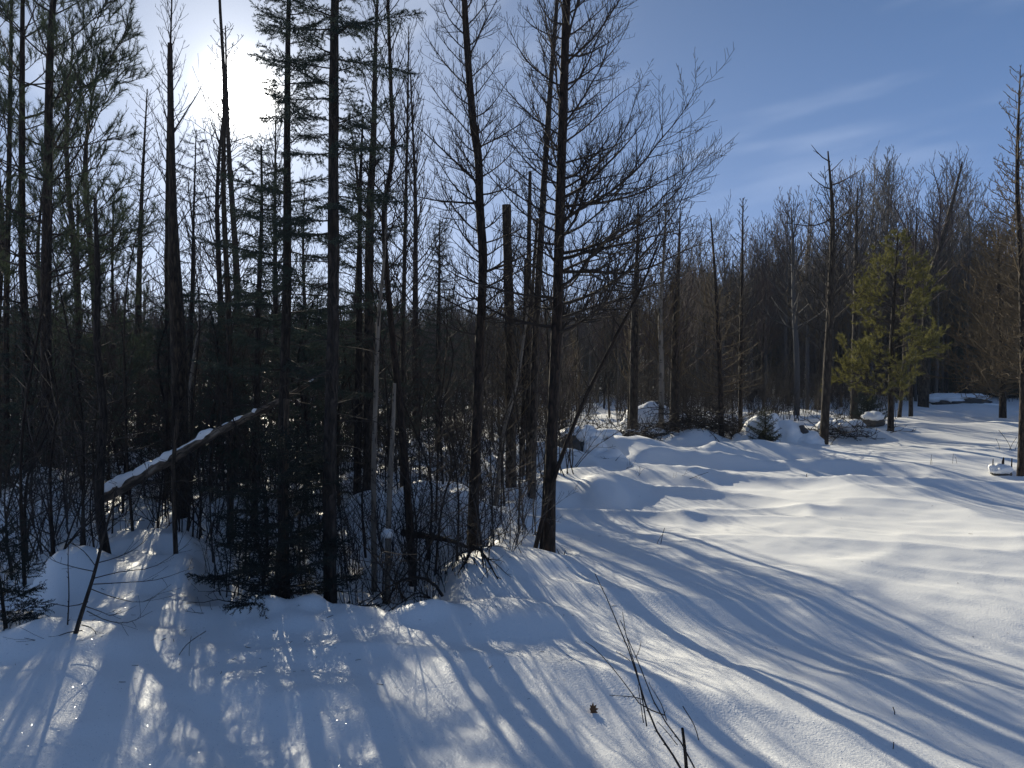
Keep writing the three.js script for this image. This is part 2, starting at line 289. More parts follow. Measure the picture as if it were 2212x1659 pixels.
// spruce branches: wood and needles. o: n, c0, c1, len(u, az), droop, gap, sl (shoot length), nl, nw, step, keep(az, u)
function spruceCrown(path, s, o) {
  const rng = rngOf(s), wood = new MB(), nm = new MB(); let az = rng() * 6.28;
  for (let k = 0; k < o.n; k++) {
    const u = (k + rng()) / o.n, t = mix(o.c0, o.c1, u); az += 2.4 + (rng() - 0.5);
    if (rng() < (o.skip ? o.skip(u) : 0)) continue;
    const L = o.len(u, az) * (0.65 + 0.5 * rng()), tilt = 1.45 + o.droop * (1 - u) * 0.5 + (rng() - 0.5) * 0.25 - u * 0.3;
    const d = V(Math.cos(az) * Math.sin(tilt), Math.cos(tilt), Math.sin(az) * Math.sin(tilt)), n = Math.max(3, Math.round(L / 0.12));
    const pts = limb(rng, path.at(t), d, L, n, -o.droop * (rng() - 0.25) * 0.8 + 0.30, 0.2), r0 = Math.min(path.r(t) * 0.4, 0.004 + L * 0.008);
    for (let i = 0; i < n; i++) wood.stick(pts[i], pts[i + 1], mix(r0, 0.002, i / n), mix(r0, 0.002, (i + 1) / n));
    const bare0 = o.bare ?? 0.15;
    for (let q = bare0 * L; q < L; q += o.gap) for (let side = -1; side <= 1; side += 2) {
      const f = q / L * n, i = Math.min(n - 1, Math.floor(f)), p = LN(pts[i], pts[i + 1], f - i), ax = V(0, 0, 0).subVectors(pts[i + 1], pts[i]).normalize();
      const sd = V(-ax.z, 0, ax.x).normalize().multiplyScalar(side), dd = ax.clone().multiplyScalar(0.75).addScaledVector(sd, 0.75); dd.y -= 0.28 * o.droop * rng() + (rng() - 0.5) * 0.4; dd.normalize();
      const sl = o.sl * Math.min(1, 0.35 + (L - q) / L * 1.2) * (0.55 + 0.7 * rng()), e = p.clone().addScaledVector(dd, sl);
      wood.stick(p, e, 0.002, 0.0012); shoot(nm, rng, p, dd, sl, o.nl, o.nw, o.step);
      if (o.sub && sl > 0.1) for (let h = 0; h < o.sub; h++) { const hq = LN(p, e, 0.25 + 0.6 * rng()), hd = dd.clone().addScaledVector(perp(dd, rng, -0.25), 0.9).normalize(); shoot(nm, rng, hq, hd, sl * 0.5, o.nl, o.nw, o.step); }
    }
    const ax = V(0, 0, 0).subVectors(pts[n], pts[n - 1]).normalize(); shoot(nm, rng, pts[n - 1], ax, L / n + 0.05, o.nl, o.nw, o.step);
  }
  return { wood, nm };
}
function tuft(nm, rng, p, d, n, l, w) {
  const a = perp(d, rng), b = V(0, 0, 0).crossVectors(d, a);
  for (let k = 0; k < n; k++) { const th = k / n * 6.28 + rng(), sp = 0.25 + 0.75 * rng(), c = Math.cos(th) * sp, s = Math.sin(th) * sp, q = l * (0.75 + 0.4 * rng()), o = (rng() - 0.7) * l * 0.9;
    nm.spike(p.x + d.x * o, p.y + d.y * o, p.z + d.z * o, (d.x + a.x * c + b.x * s) * q * 0.8, (d.y + a.y * c + b.y * s) * q * 0.8 , (d.z + a.z * c + b.z * s) * q * 0.8, w, rng); }
}
// pine branches with tufts of long needles
function pineLimb(wood, nm, rng, p, d, L, r, o, lv) {
  const n = Math.max(3, Math.round(L / 0.18)), pts = limb(rng, p, d, L, n, o.up, 0.22);
  for (let i = 0; i < n; i++) wood.stick(pts[i], pts[i + 1], Math.max(0.003, mix(r, 0.003, i / n)), Math.max(0.003, mix(r, 0.003, (i + 1) / n)));
  if (lv > 0) { const m = Math.max(2, Math.round(L * o.den)); for (let k = 0; k < m; k++) {
    const t = o.from + (0.97 - o.from) * (k + rng()) / m, f = t * n, i = Math.min(n - 1, Math.floor(f)), ax = V(0, 0, 0).subVectors(pts[i + 1], pts[i]).normalize();
    const kd = ax.multiplyScalar(0.72).addScaledVector(perp(ax, rng, 0.1), 0.7).normalize();
    pineLimb(wood, nm, rng, LN(pts[i], pts[i + 1], f - i), kd, L * (0.2 + 0.3 * rng()) * (1.1 - 0.5 * t) + 0.08, r * 0.45, o, lv - 1);
  } }
  const s0 = lv === 0 ? 0.25 : 0.72;
  for (let q = s0 * L; q <= L; q += o.tgap) { const f = q / L * n, i = Math.min(n - 1, Math.floor(f)), ax = V(0, 0, 0).subVectors(pts[i + 1], pts[i]).normalize(); ax.x += (rng() - 0.5) * 0.5; ax.y += (rng() - 0.5) * 0.5; ax.z += (rng() - 0.5) * 0.5; tuft(nm, rng, LN(pts[i], pts[i + 1], f - i), ax.normalize(), o.tn, o.tl, o.tw); }
}
function pineCrown(path, s, o) {
  const rng = rngOf(s), wood = new MB(), nm = new MB(); let az = rng() * 6.28;
  for (let k = 0; k < o.n; k++) {
    const u = (Math.floor(k / 4) * 4 + rng() * 1.5) / o.n, t = mix(o.c0, o.c1, Math.min(1, u)); az += 1.57 + (rng() - 0.5) * 0.9;
    const tilt = o.tilt(u) + (rng() - 0.5) * 0.3, d = V(Math.cos(az) * Math.sin(tilt), Math.cos(tilt), Math.sin(az) * Math.sin(tilt)), L = o.len(u, az) * (0.7 + 0.45 * rng());
    pineLimb(wood, nm, rng, path.at(t), d, L, Math.min(path.r(t) * 0.5, 0.006 + L * 0.009), o, 2);
  }
  return { wood, nm };
}
// trunk drawn by its outline in the photograph: [[px, py], ...] from the foot up, d metres away, widths in the same units
function traced(name, label, category, pix, d, wid, group, sink = 0.25) {
  const B = stand(pix[0][0], d), o = thing(name, B, label, category, group);
  const pts = pix.map(([x, y], k) => (k ? at(x, y, d) : B.clone()).sub(B)); pts[0].y -= sink;
  for (let k = 1; k < pts.length; k++) pts[k].z += (hash2(k, pix[0][0] | 0, 3) - 0.5) * 0.16;
  const path = new Path(pts, wid.map((w) => w / 2 / FOC * d));
  return { o, path, B, d };
}
function bareTree(name, label, category, pix, d, wid, barkM, twigM, crown, opt = {}) {
  const T = traced(name, label, category, pix, d, wid, opt.group);
  part('trunk', T.path.trunk(opt.sides ?? 12, opt.flare ?? 0.14, 0.06, !!opt.cap), barkM, T.o);
  if (crown) {
    const list = bareCrown(T.path, opt.seed ?? pix[0][0], crown);
    if (opt.extra) for (const e of opt.extra) { const rng = rngOf(e.seed ?? 1), mb = new MB(); const a = at(e.px[0], e.px[1], d).sub(T.B), dd = at(e.to[0], e.to[1], d + (e.dz ?? 0)).sub(T.B).sub(a), L = dd.length(); bare(mb, rng, a, dd.normalize(), L * 1.05, e.r, { ...BARE, ...crown, ...e.o }); list.push(mb); }
    if (opt.branches) list.forEach((m) => part('branch', m, twigM, T.o)); else part('crown', join(list), twigM, T.o, 'stuff');
  }
  if (opt.group) T.o.userData.group = opt.group;
  return T;
}

// ---------------------------------------------------------------- the near trees, each traced from its foot up
const up = (a, b) => (u) => mix(a, b, u);
// the two larches at the edge of the clearing
bareTree('larch_tree', 'tall straight leafless larch with a wide upswept crown at the clearing edge', 'tree',
  [[1186, 1192], [1190, 1000], [1202, 700], [1212, 400], [1221, 100], [1230, -220], [1236, -520]], 9.2, [27, 24, 22, 19, 15, 8], M.larchBark, M.twig,
  { n: 96, c0: 0.29, c1: 0.99, tilt: (u) => mix(1.5, 0.8, u), len: (u, az) => mix(2.5, 0.6, Math.pow(u, 0.8)) * (Math.cos(az) > 0 ? 1.1 : 0.8), den: 13, lv: 2, up: 0.85, kup: 0.45, rmin: 0.0021, kid: 0.4, thick: 0.0080, jit: 0.26 },
  { branches: true, seed: 21, sides: 16, extra: [
    { px: [1207, 560], to: [1500, 470], r: 0.030, o: { up: 0.35 }, seed: 3 }, { px: [1211, 430], to: [1440, 290], r: 0.028, o: { up: 0.4 }, seed: 4 }, { px: [1206, 590], to: [1420, 500], r: 0.024, o: { up: 0.5 }, dz: -0.6, seed: 5 },
    { px: [1208, 520], to: [1350, 330], r: 0.024, o: { up: 0.5 }, seed: 6 }, { px: [1203, 690], to: [1490, 585], r: 0.028, o: { up: 0.5 }, dz: 0.3, seed: 7 }, { px: [1203, 640], to: [1060, 700], r: 0.014, o: { up: 0.1 }, seed: 8 },
    { px: [1198, 800], to: [1330, 810], r: 0.008, o: { up: -0.3, den: 4 }, seed: 9 }, { px: [1196, 860], to: [1090, 830], r: 0.006, o: { up: -0.2, den: 4 }, seed: 10 }, { px: [1199, 760], to: [1310, 705], r: 0.008, o: { up: -0.2, den: 5 }, seed: 11 }, { px: [1194, 925], to: [1270, 960], r: 0.005, o: { up: -0.4, den: 4 }, seed: 12 }] });
bareTree('larch_tree', 'leafless larch with a kink high in its trunk, left of the straight tall larch', 'tree',
  [[1020, 1182], [1027, 1000], [1038, 720], [1043, 560], [1036, 440], [1034, 350], [1022, 265], [1012, 140], [1003, 0], [996, -260]], 9.5, [25, 23, 21, 20, 19, 18, 16, 14, 11, 5], M.larchBark, M.twig,
  { n: 72, c0: 0.34, c1: 0.99, tilt: (u) => mix(1.45, 0.7, u), len: (u) => mix(1.2, 0.7, u), den: 13, lv: 2, up: 0.85, kup: 0.45, rmin: 0.0021, kid: 0.45, thick: 0.0080, jit: 0.28 },
  { branches: true, seed: 35, sides: 14, extra: [
    { px: [1041, 590], to: [1200, 530], r: 0.024, o: { up: 0.5 }, seed: 13 }, { px: [1035, 400], to: [895, 250], r: 0.022, o: { up: 0.3 }, seed: 14 }, { px: [1036, 440], to: [865, 440], r: 0.02, o: { up: 0.6 }, seed: 15 }, { px: [1030, 330], to: [1110, 220], r: 0.012, o: { up: 0.6 }, seed: 16 },
    { px: [1040, 640], to: [900, 680], r: 0.012, o: { up: 0.1 }, seed: 17 }, { px: [1040, 690], to: [1150, 650], r: 0.012, o: { up: 0.1 }, seed: 18 }] });
bareTree('young_tree', 'slim dark tree leaning and bending, between the spruces and the kinked larch', 'tree',
  [[893, 1196], [881, 1060], [866, 900], [846, 720], [833, 560], [832, 450], [846, 330], [842, 180], [838, 0], [834, -180]], 9.2, [18, 17, 16, 15, 13, 12, 10, 8, 6, 3], M.larchBark, M.twig,
  { n: 46, c0: 0.42, c1: 0.98, tilt: up(1.0, 0.5), len: up(0.95, 0.5), den: 8, lv: 2, up: 0.9, rmin: 0.0022, kid: 0.45 }, { seed: 5 });
// big dark spruces
function spruce(name, label, pix, d, wid, o, opt = {}) {
  const T = traced(name, label, 'tree', pix, d, wid, opt.group);
  part('trunk', T.path.trunk(opt.sides ?? 12, 0.16, 0.07), M.spruceBark, T.o);
  const c = spruceCrown(T.path, opt.seed ?? pix[0][0], { droop: 0.6, gap: 0.055, sl: 0.24, nl: 0.028, nw: 0.0046, step: 0.0145, sub: 2, ...o });
  if (opt.dead) { const w = new MB(), rng = rngOf(9 + pix[0][0]); for (let k = 0; k < opt.dead; k++) { const t = mix(opt.d0 ?? 0.08, opt.d1 ?? 0.5, rng()), az = rng() * 6.28; bare(w, rng, T.path.at(t), V(Math.cos(az), -0.15 + 0.3 * rng(), Math.sin(az)).normalize(), (opt.dl ?? 0.9) * (0.4 + 0.8 * rng()), 0.008, { ...BARE, up: -0.35, den: 6, lv: 1, kid: 0.4, rmin: 0.0022 }); } part('dead_branches', w, M.twig, T.o, 'stuff'); }
  part('branches', c.wood, M.twig, T.o, 'stuff'); part('needles', c.nm, opt.mat ?? M.spruceNeedle, T.o, 'stuff');
  return T;
}
spruce('spruce_tree', 'big dark spruce with a thick bare lower trunk, its foot at the snow bank', [[710, 1287], [712, 1000], [716, 700], [717, 400], [722, 100], [726, -200], [730, -520]], 7.5, [31, 29, 27, 24, 20, 14, 6],
  { n: 72, c0: 0.46, c1: 1, len: (u, az) => mix(0.9, 1.05, u), skip: (u) => u < 0.4 ? 0.35 : 0 }, { seed: 71, dead: 26, d0: 0.2, d1: 0.6, dl: 0.8 });
spruce('spruce_tree', 'dense spruce against the glare of the sun, left of the big dark spruce', [[612, 1300], [614, 1000], [618, 600], [622, 300], [626, 60], [628, -160]], 8.4, [24, 23, 21, 17, 12, 6],
  { n: 74, c0: 0.35, c1: 1, len: (u, az) => mix(1.15, 0.5, Math.pow(u, 0.8)) * (u > 0.45 && Math.cos(az) < 0.1 ? 0.5 : 1), skip: (u) => u < 0.2 ? 0.3 : 0.1 }, { seed: 72, dead: 22, d0: 0.1, d1: 0.35 });
spruce('spruce_tree', 'slender spruce with sparse boughs just left of the dense sunlit spruce', [[545, 1250], [552, 900], [558, 640], [564, 450], [568, 318]], 10.5, [15, 14, 12, 9, 4],
  { n: 42, c0: 0.2, c1: 1, len: (u) => mix(1.05, 0.25, u), gap: 0.065, step: 0.013, nw: 0.005, nl: 0.03 }, { seed: 73, dead: 14 });
spruce('spruce_tree', 'spruce with drooping boughs reaching right, behind the big dark spruce', [[770, 1120], [772, 900], [776, 650], [780, 420], [784, 250]], 11.5, [18, 17, 14, 9, 4],
  { n: 40, c0: 0.34, c1: 1, len: (u) => mix(1.25, 0.3, u), gap: 0.065, step: 0.013, nw: 0.005, nl: 0.03, skip: () => 0.15 }, { seed: 74, dead: 18 });
spruce('young_spruce', 'low young spruce spreading dark boughs at the edge of the snow bank', [[600, 1318], [602, 1230], [606, 1110], [610, 960]], 7.3, [12, 10, 7, 3],
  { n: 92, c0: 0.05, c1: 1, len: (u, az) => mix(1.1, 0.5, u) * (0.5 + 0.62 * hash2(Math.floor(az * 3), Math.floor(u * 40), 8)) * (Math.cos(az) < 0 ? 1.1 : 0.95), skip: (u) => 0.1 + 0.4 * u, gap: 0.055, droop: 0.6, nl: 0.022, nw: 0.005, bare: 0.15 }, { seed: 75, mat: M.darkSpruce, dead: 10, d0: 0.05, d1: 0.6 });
spruce('young_spruce', 'shaded young spruce at the left edge of the picture beside the snow pillows', [[8, 1330], [2, 1240], [-6, 1150]], 6.6, [9, 6, 3],
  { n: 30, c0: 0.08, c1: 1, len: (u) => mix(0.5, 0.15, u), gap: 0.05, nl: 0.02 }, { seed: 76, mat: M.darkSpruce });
spruce('young_spruce', 'pointed young spruce standing dark between the slim bent tree and the kinked larch', [[946, 900], [947, 760], [948, 620], [950, 478]], 19, [15, 12, 8, 2],
  { n: 90, c0: 0.12, c1: 1, len: (u) => mix(1.15, 0.12, Math.pow(u, 0.85)), gap: 0.10, sl: 0.3, nl: 0.045, nw: 0.005, step: 0.02, sub: 1 }, { seed: 77 });
spruce('young_spruce', 'small spruce top catching the sun just left of the thin snag', [[408, 960], [412, 700], [416, 480], [420, 278]], 14, [10, 8, 6, 2],
  { n: 44, c0: 0.45, c1: 1, len: (u) => u > 0.62 ? mix(0.62, 0.08, (u - 0.62) / 0.38) : 0.4, skip: (u) => u > 0.62 ? 0 : 0.45, gap: 0.08, sl: 0.2, nl: 0.035, nw: 0.004, step: 0.014, sub: 1 }, { seed: 78 });
// white pines on the left
function pine(name, label, pix, d, wid, o, opt = {}) {
  const T = traced(name, label, 'tree', pix, d, wid, opt.group);
  part('trunk', T.path.trunk(12, 0.15, 0.06), M.pineBark, T.o);
  const q = { up: 0.7, den: 6, from: 0.25, tgap: 0.09, tn: 17, tl: 0.12, tw: 0.004, tilt: (u) => mix(1.5, 0.85, u), ...o }, c = pineCrown(T.path, opt.seed ?? 5, q);
  if (opt.extra) for (const e of opt.extra) { const a = at(e.px[0], e.px[1], d).sub(T.B), dd = at(e.to[0], e.to[1], d + (e.dz ?? 0)).sub(T.B).sub(a), L = dd.length(); pineLimb(c.wood, c.nm, rngOf(e.px[1]), a, dd.normalize(), L, 0.022, { ...q, up: 0.25 }, 2); }
  part('branches', c.wood, M.twig, T.o, 'stuff'); part('needles', c.nm, opt.mat ?? M.pineNeedle, T.o, 'stuff');
  return T;
}
pine('pine_tree', 'white pine with long needled limbs reaching up towards the broken snag', [[98, 1120], [100, 900], [102, 700], [105, 400], [114, 100], [120, -160], [124, -420]], 12, [23, 22, 20, 17, 13, 8, 4],
  { n: 44, c0: 0.3, c1: 1, len: (u, az) => mix(1.7, 1.1, u), up: 0.55, from: 0.4 }, { seed: 81, extra: [{ px: [108, 330], to: [300, 60] }, { px: [106, 400], to: [312, 185] }, { px: [110, 240], to: [225, -20] }, { px: [104, 520], to: [290, 420], dz: 0.5 }, { px: [103, 600], to: [300, 560], dz: -0.5 }] });
pine('pine_tree', 'white pine with a slightly leaning trunk close to the left edge', [[58, 1100], [55, 800], [50, 560], [43, 300], [44, 0], [46, -300]], 13, [17, 16, 14, 12, 8, 4], { n: 40, c0: 0.3, c1: 1, len: (u) => mix(1.7, 1.0, u), from: 0.4 }, { seed: 82 });
pine('pine_tree', 'slim white pine cut by the left edge of the picture', [[10, 1050], [14, 700], [18, 400], [24, 0], [26, -240]], 14.5, [13, 12, 10, 7, 3], { n: 36, c0: 0.28, c1: 1, len: (u) => mix(1.6, 0.9, u), from: 0.4 }, { seed: 83 });
pine('pine_tree', 'small pine with thin foliage between the left pines and the broken snag', [[168, 1010], [168, 700], [166, 520], [164, 400]], 16, [11, 10, 7, 3], { n: 34, c0: 0.3, c1: 1, len: (u) => mix(1.5, 0.4, u), tl: 0.13, tw: 0.004 }, { seed: 84 });
pine('pine_tree', 'slim pine standing behind the fallen log, right of the left pines', [[250, 1000], [247, 750], [245, 560], [243, 430]], 17, [10, 9, 6, 3], { n: 34, c0: 0.3, c1: 1, len: (u) => mix(1.5, 0.4, u), tl: 0.13, tw: 0.004 }, { seed: 85 });
// snags and broken trunks
bareTree('snag', 'tall broken-topped snag, thick below and thin above, left of the sun', 'dead tree', [[388, 1010], [382, 800], [378, 660], [375, 560], [370, 380], [368, 240], [370, 96]], 11, [33, 33, 33, 30, 16, 14, 10], M.snagBark, M.twig,
  { n: 16, c0: 0.5, c1: 0.96, tilt: up(1.4, 1.0), len: up(0.5, 0.3), den: 6, lv: 1, up: 0.4, rmin: 0.003 }, { cap: 'jag', seed: 41, extra: [{ px: [374, 288], to: [442, 165], r: 0.02, o: { up: 0.5, den: 3, lv: 1 } }, { px: [376, 500], to: [470, 350], r: 0.012, o: { up: 0.3, den: 4 } }] });
bareTree('bare_tree', 'fine-twigged leafless tree behind the broken-topped snag', 'tree', [[360, 1000], [360, 700], [362, 400], [368, 150], [374, -60]], 14, [14, 12, 9, 6, 2], M.greyBark, M.twig,
  { n: 66, c0: 0.34, c1: 0.99, tilt: up(1.1, 0.5), len: up(1.1, 0.5), den: 7, lv: 2, up: 0.9, rmin: 0.003 }, { seed: 42 });
bareTree('snag', 'thin pole-like snag crossing the edge of the sun', 'dead tree', [[494, 1040], [490, 700], [486, 420], [480, 180], [472, -20], [468, -160]], 10, [15, 14, 12, 10, 7, 4], M.snagBark, M.twig,
  { n: 30, c0: 0.35, c1: 0.97, tilt: up(1.4, 1.1), len: up(0.22, 0.12), den: 3, lv: 1, up: 0.3, rmin: 0.003 }, { seed: 43, extra: [{ px: [487, 330], to: [380, 150], r: 0.007, o: { up: 0.2, den: 2, lv: 1 } }, { px: [482, 225], to: [450, 140], r: 0.006, o: { up: 0.2, den: 2, lv: 1 } }, { px: [487, 270], to: [522, 130], r: 0.006, o: { up: 0.2, den: 2, lv: 1 } }] });
bareTree('bare_tree', 'grey trunk right of the big dark spruce with a thin bare crown', 'tree', [[792, 1030], [795, 700], [800, 450], [806, 270], [812, 130], [818, -60]], 11.5, [20, 20, 20, 16, 10, 4], M.greyBark, M.twig,
  { n: 50, c0: 0.5, c1: 0.99, tilt: up(1.1, 0.5), len: up(1.0, 0.5), den: 8, lv: 2, up: 0.8, rmin: 0.0028 }, { seed: 44 });
bareTree('bare_tree', 'thin upright bare tree between the grey trunk and the kinked larch', 'tree', [[868, 1010], [872, 700], [876, 420], [880, 200], [884, 60]], 13, [12, 11, 9, 6, 2], M.greyBark, M.twig,
  { n: 56, c0: 0.34, c1: 0.99, tilt: up(1.0, 0.5), len: up(1.1, 0.5), den: 8, lv: 2, up: 0.9, rmin: 0.003 }, { seed: 45 });
bareTree('snag', 'thick broken-off trunk between the two larches', 'dead tree', [[1104, 1020], [1102, 760], [1098, 600], [1094, 443]], 13, [23, 23, 21, 19], M.snagBark, M.twig,
  { n: 10, c0: 0.4, c1: 0.95, tilt: up(1.4, 1.1), len: up(0.5, 0.2), den: 4, lv: 1, rmin: 0.003 }, { cap: 'jag', seed: 46 });
bareTree('bare_tree', 'long leaning bare trunk just behind the straight tall larch', 'tree', [[1148, 1010], [1158, 720], [1172, 450], [1188, 200], [1203, 0], [1214, -220]], 12.4, [18, 17, 15, 12, 9, 4], M.greyBark, M.twig,
  { n: 40, c0: 0.45, c1: 0.99, tilt: up(1.1, 0.6), len: up(1.0, 0.6), den: 8, lv: 2, up: 0.8, rmin: 0.003 }, { seed: 47 });
bareTree('snag', 'slim broken snag with a jagged tip, just left of the long leaning trunk', 'dead tree', [[1142, 960], [1142, 700], [1143, 520], [1145, 372]], 14.5, [13, 12, 11, 7], M.snagBark, M.twig, { n: 8, c0: 0.4, c1: 0.95, tilt: up(1.4, 1.0), len: up(0.4, 0.2), den: 4, lv: 1, rmin: 0.003 }, { seed: 48 });
bareTree('snag', 'short thin snag leaning between the jagged snag and the long leaning trunk', 'dead tree', [[1142, 950], [1150, 640], [1161, 470]], 15.5, [9, 8, 6], M.snagBark, null, null, { seed: 49 });
bareTree('leaning_pole', 'slim dead pole leaning against the foot of the straight tall larch', 'dead tree', [[1145, 1194], [1188, 1062], [1249, 896], [1318, 752], [1384, 620], [1424, 520]], 9.1, [10, 10, 9, 8, 6, 3], M.larchBark, M.twig, { n: 14, c0: 0.45, c1: 0.98, tilt: up(1.0, 0.6), len: up(0.6, 0.4), den: 5, lv: 1, rmin: 0.0024 }, { seed: 50 });
bareTree('sapling', 'straight thin sapling beside the foot of the tall larch', 'sapling', [[1168, 1178], [1174, 1080], [1180, 960], [1184, 860]], 9.4, [9, 8, 6, 3], M.greyBark, M.twig, { n: 10, c0: 0.4, c1: 0.97, tilt: up(1.0, 0.6), len: up(0.4, 0.25), den: 6, lv: 1, rmin: 0.0022 }, { seed: 51 });
// pale birches
bareTree('birch_tree', 'slender pale birch right of the big dark spruce', 'birch', [[806, 1204], [807, 1000], [811, 850], [818, 690], [828, 560], [834, 455]], 9.0, [13, 12, 11, 10, 8, 3], M.birchBark, M.twig, { n: 20, c0: 0.55, c1: 0.98, tilt: up(1.0, 0.6), len: up(0.7, 0.4), den: 7, lv: 1, rmin: 0.0022 }, { seed: 52 });
bareTree('birch_tree', 'pale broken birch trunk with a snow cushion low on its side', 'birch', [[833, 1226], [839, 1080], [848, 920], [853, 828]], 8.6, [15, 13, 11, 7], M.birchBark, null, null, { cap: 'jag' });
bareTree('birch_tree', 'pale thin birch stem leaning right, behind the kinked larch', 'birch', [[1066, 1055], [1090, 930], [1118, 815], [1137, 690], [1146, 600]], 12, [12, 10, 8, 6, 3], M.birchBark, M.twigOlive, { n: 26, c0: 0.3, c1: 0.97, tilt: up(1.1, 0.7), len: up(0.8, 0.5), den: 7, lv: 1, rmin: 0.0028 }, { seed: 53 });
bareTree('birch_tree', 'pale leaning stem in deep shade above the fallen log', 'birch', [[400, 1010], [410, 880], [424, 760], [436, 655]], 12.5, [11, 9, 7, 4], M.birchBark, M.twig, { n: 12, c0: 0.4, c1: 0.97, tilt: up(1.1, 0.7), len: up(0.6, 0.4), den: 5, lv: 1, rmin: 0.0028 }, { seed: 54 });
bareTree('broken_stub', 'thin pale broken stub standing in front of the fallen log', 'dead tree', [[376, 1112], [381, 1000], [387, 905]], 8.9, [10, 9, 8], M.deadWood, null, null, { cap: 'jag' });
bareTree('broken_stub', 'dead grey stub rising where the fallen log meets the spruces', 'dead tree', [[606, 1296], [612, 1060], [617, 940], [618, 862]], 7.9, [17, 15, 14, 12], M.deadWood, M.twig, { n: 6, c0: 0.5, c1: 0.95, tilt: up(1.3, 1.0), len: up(0.3, 0.2), den: 4, lv: 1, rmin: 0.0022 }, { cap: 'jag', seed: 55 });
bareTree('dark_tree', 'dark trunk at which the fallen log rests, left of the shaded hollow', 'tree', [[232, 1214], [222, 1080], [218, 900], [216, 740], [214, 600], [212, 430]], 8.8, [20, 18, 17, 15, 12, 6], M.spruceBark, M.twig, { n: 40, c0: 0.3, c1: 0.98, tilt: up(1.5, 1.1), len: up(0.9, 0.4), den: 7, lv: 1, up: 0.2, rmin: 0.0022 }, { seed: 56 });
bareTree('dark_tree', 'short dark trunk in the brush behind the tall larches', 'tree', [[1127, 1034], [1129, 960], [1132, 860], [1134, 700], [1135, 560]], 14.8, [13, 12, 11, 9, 4], M.larchBark, M.twigOlive, { n: 46, c0: 0.25, c1: 0.98, tilt: up(1.4, 0.9), len: up(1.2, 0.5), den: 6, lv: 2, up: 0.4, rmin: 0.0032 }, { seed: 57 });
// trees along the far side of the clearing
const MID = 'slim trees along the far side of the clearing';
bareTree('bare_tree', 'stout dark trunk behind the snowy boulder, left of the pale forked tree', 'tree', [[1368, 950], [1369, 800], [1372, 650], [1376, 540], [1380, 440]], 23.5, [20, 19, 16, 8, 2], M.greyBark, M.twigPurple, { n: 40, c0: 0.3, c1: 0.98, tilt: up(1.3, 0.7), len: up(2.0, 0.8), den: 4.4, lv: 2, rmin: 0.0085, seg: 0.3 }, { seed: 61 });
bareTree('bare_tree', 'stout dark trunk just right of the pale forked tree', 'tree', [[1457, 952], [1458, 820], [1461, 690], [1466, 560], [1470, 450]], 23, [22, 20, 16, 8, 2], M.greyBark, M.twigPurple, { n: 40, c0: 0.3, c1: 0.98, tilt: up(1.3, 0.7), len: up(2.0, 0.8), den: 4.4, lv: 2, rmin: 0.0085, seg: 0.3 }, { seed: 62 });
bareTree('bare_tree', 'pale forked slim tree between two stout dark trunks', 'tree', [[1428, 957], [1428, 800], [1426, 680], [1433, 560], [1440, 440]], 22, [13, 12, 10, 7, 3], M.birchBark, M.twigOlive, { n: 44, c0: 0.35, c1: 0.98, tilt: up(1.0, 0.6), len: up(1.6, 0.6), den: 4, lv: 2, rmin: 0.008, seg: 0.3 }, { seed: 63, extra: [{ px: [1427, 800], to: [1395, 640], r: 0.04, o: { up: 0.2, den: 3 } }] });
bareTree('larch_tree', 'slim leafless larch in front of the brush heap', 'tree', [[1560, 968], [1557, 800], [1545, 620], [1536, 470]], 21, [12, 11, 8, 3], M.larchBark, M.twigOlive, { n: 60, c0: 0.2, c1: 0.99, tilt: up(1.5, 1.1), len: up(1.3, 0.3), den: 5, lv: 1, up: 0.4, rmin: 0.008, seg: 0.3 }, { seed: 64 });
bareTree('larch_tree', 'narrow pointed leafless larch left of the snowy boulder mound', 'tree', [[1600, 958], [1600, 760], [1602, 600], [1605, 428]], 22, [10, 9, 7, 2], M.larchBark, M.twig, { n: 90, c0: 0.2, c1: 0.99, tilt: up(1.45, 0.9), len: up(1.1, 0.25), den: 5, lv: 1, up: 0.5, rmin: 0.008, seg: 0.3 }, { seed: 65 });
bareTree('dead_tree', 'tall straight tree with a sparse dead top above the treeline', 'tree', [[1780, 963], [1786, 800], [1798, 600], [1798, 460], [1791, 325]], 21.5, [19, 17, 14, 10, 3], M.greyBark, M.twig, { n: 46, c0: 0.40, c1: 0.86, tilt: up(1.0, 0.7), len: up(2.0, 1.0), den: 3.6, lv: 2, up: 0.6, rmin: 0.0085, seg: 0.25, jit: 0.32 },
  { seed: 66, extra: [{ px: [1797, 410], to: [1740, 385], r: 0.025, o: { den: 2, lv: 1, up: 0.3 } }, { px: [1796, 400], to: [1862, 370], r: 0.03, o: { den: 3, lv: 1, up: 0.3 } }, { px: [1793, 350], to: [1748, 322], r: 0.025, o: { den: 3, lv: 1, up: 0.3 } }, { px: [1795, 370], to: [1820, 345], r: 0.02, o: { den: 3, lv: 1, up: 0.3 } }, { px: [1798, 470], to: [1720, 520], r: 0.03, o: { up: 0.9 } }, { px: [1799, 480], to: [1860, 440], r: 0.03, o: { up: 0.6 } }] });
bareTree('dark_tree', 'thick dark trunk behind the sunlit green pine, forking above the treeline', 'tree', [[1995, 889], [1998, 760], [2006, 620], [2036, 520], [2062, 420], [2078, 350]], 37, [21, 19, 17, 12, 8, 3], M.greyBark, M.twigPurple, { n: 50, c0: 0.4, c1: 0.98, tilt: up(1.0, 0.6), len: up(3.2, 1.2), den: 2.6, lv: 2, rmin: 0.009, seg: 0.5 }, { seed: 67, extra: [{ px: [2004, 640], to: [1900, 400], r: 0.12, o: { up: 0.4, den: 2.4 } }, { px: [2030, 540], to: [2010, 350], r: 0.09, o: { up: 0.4, den: 2.4 } }] });
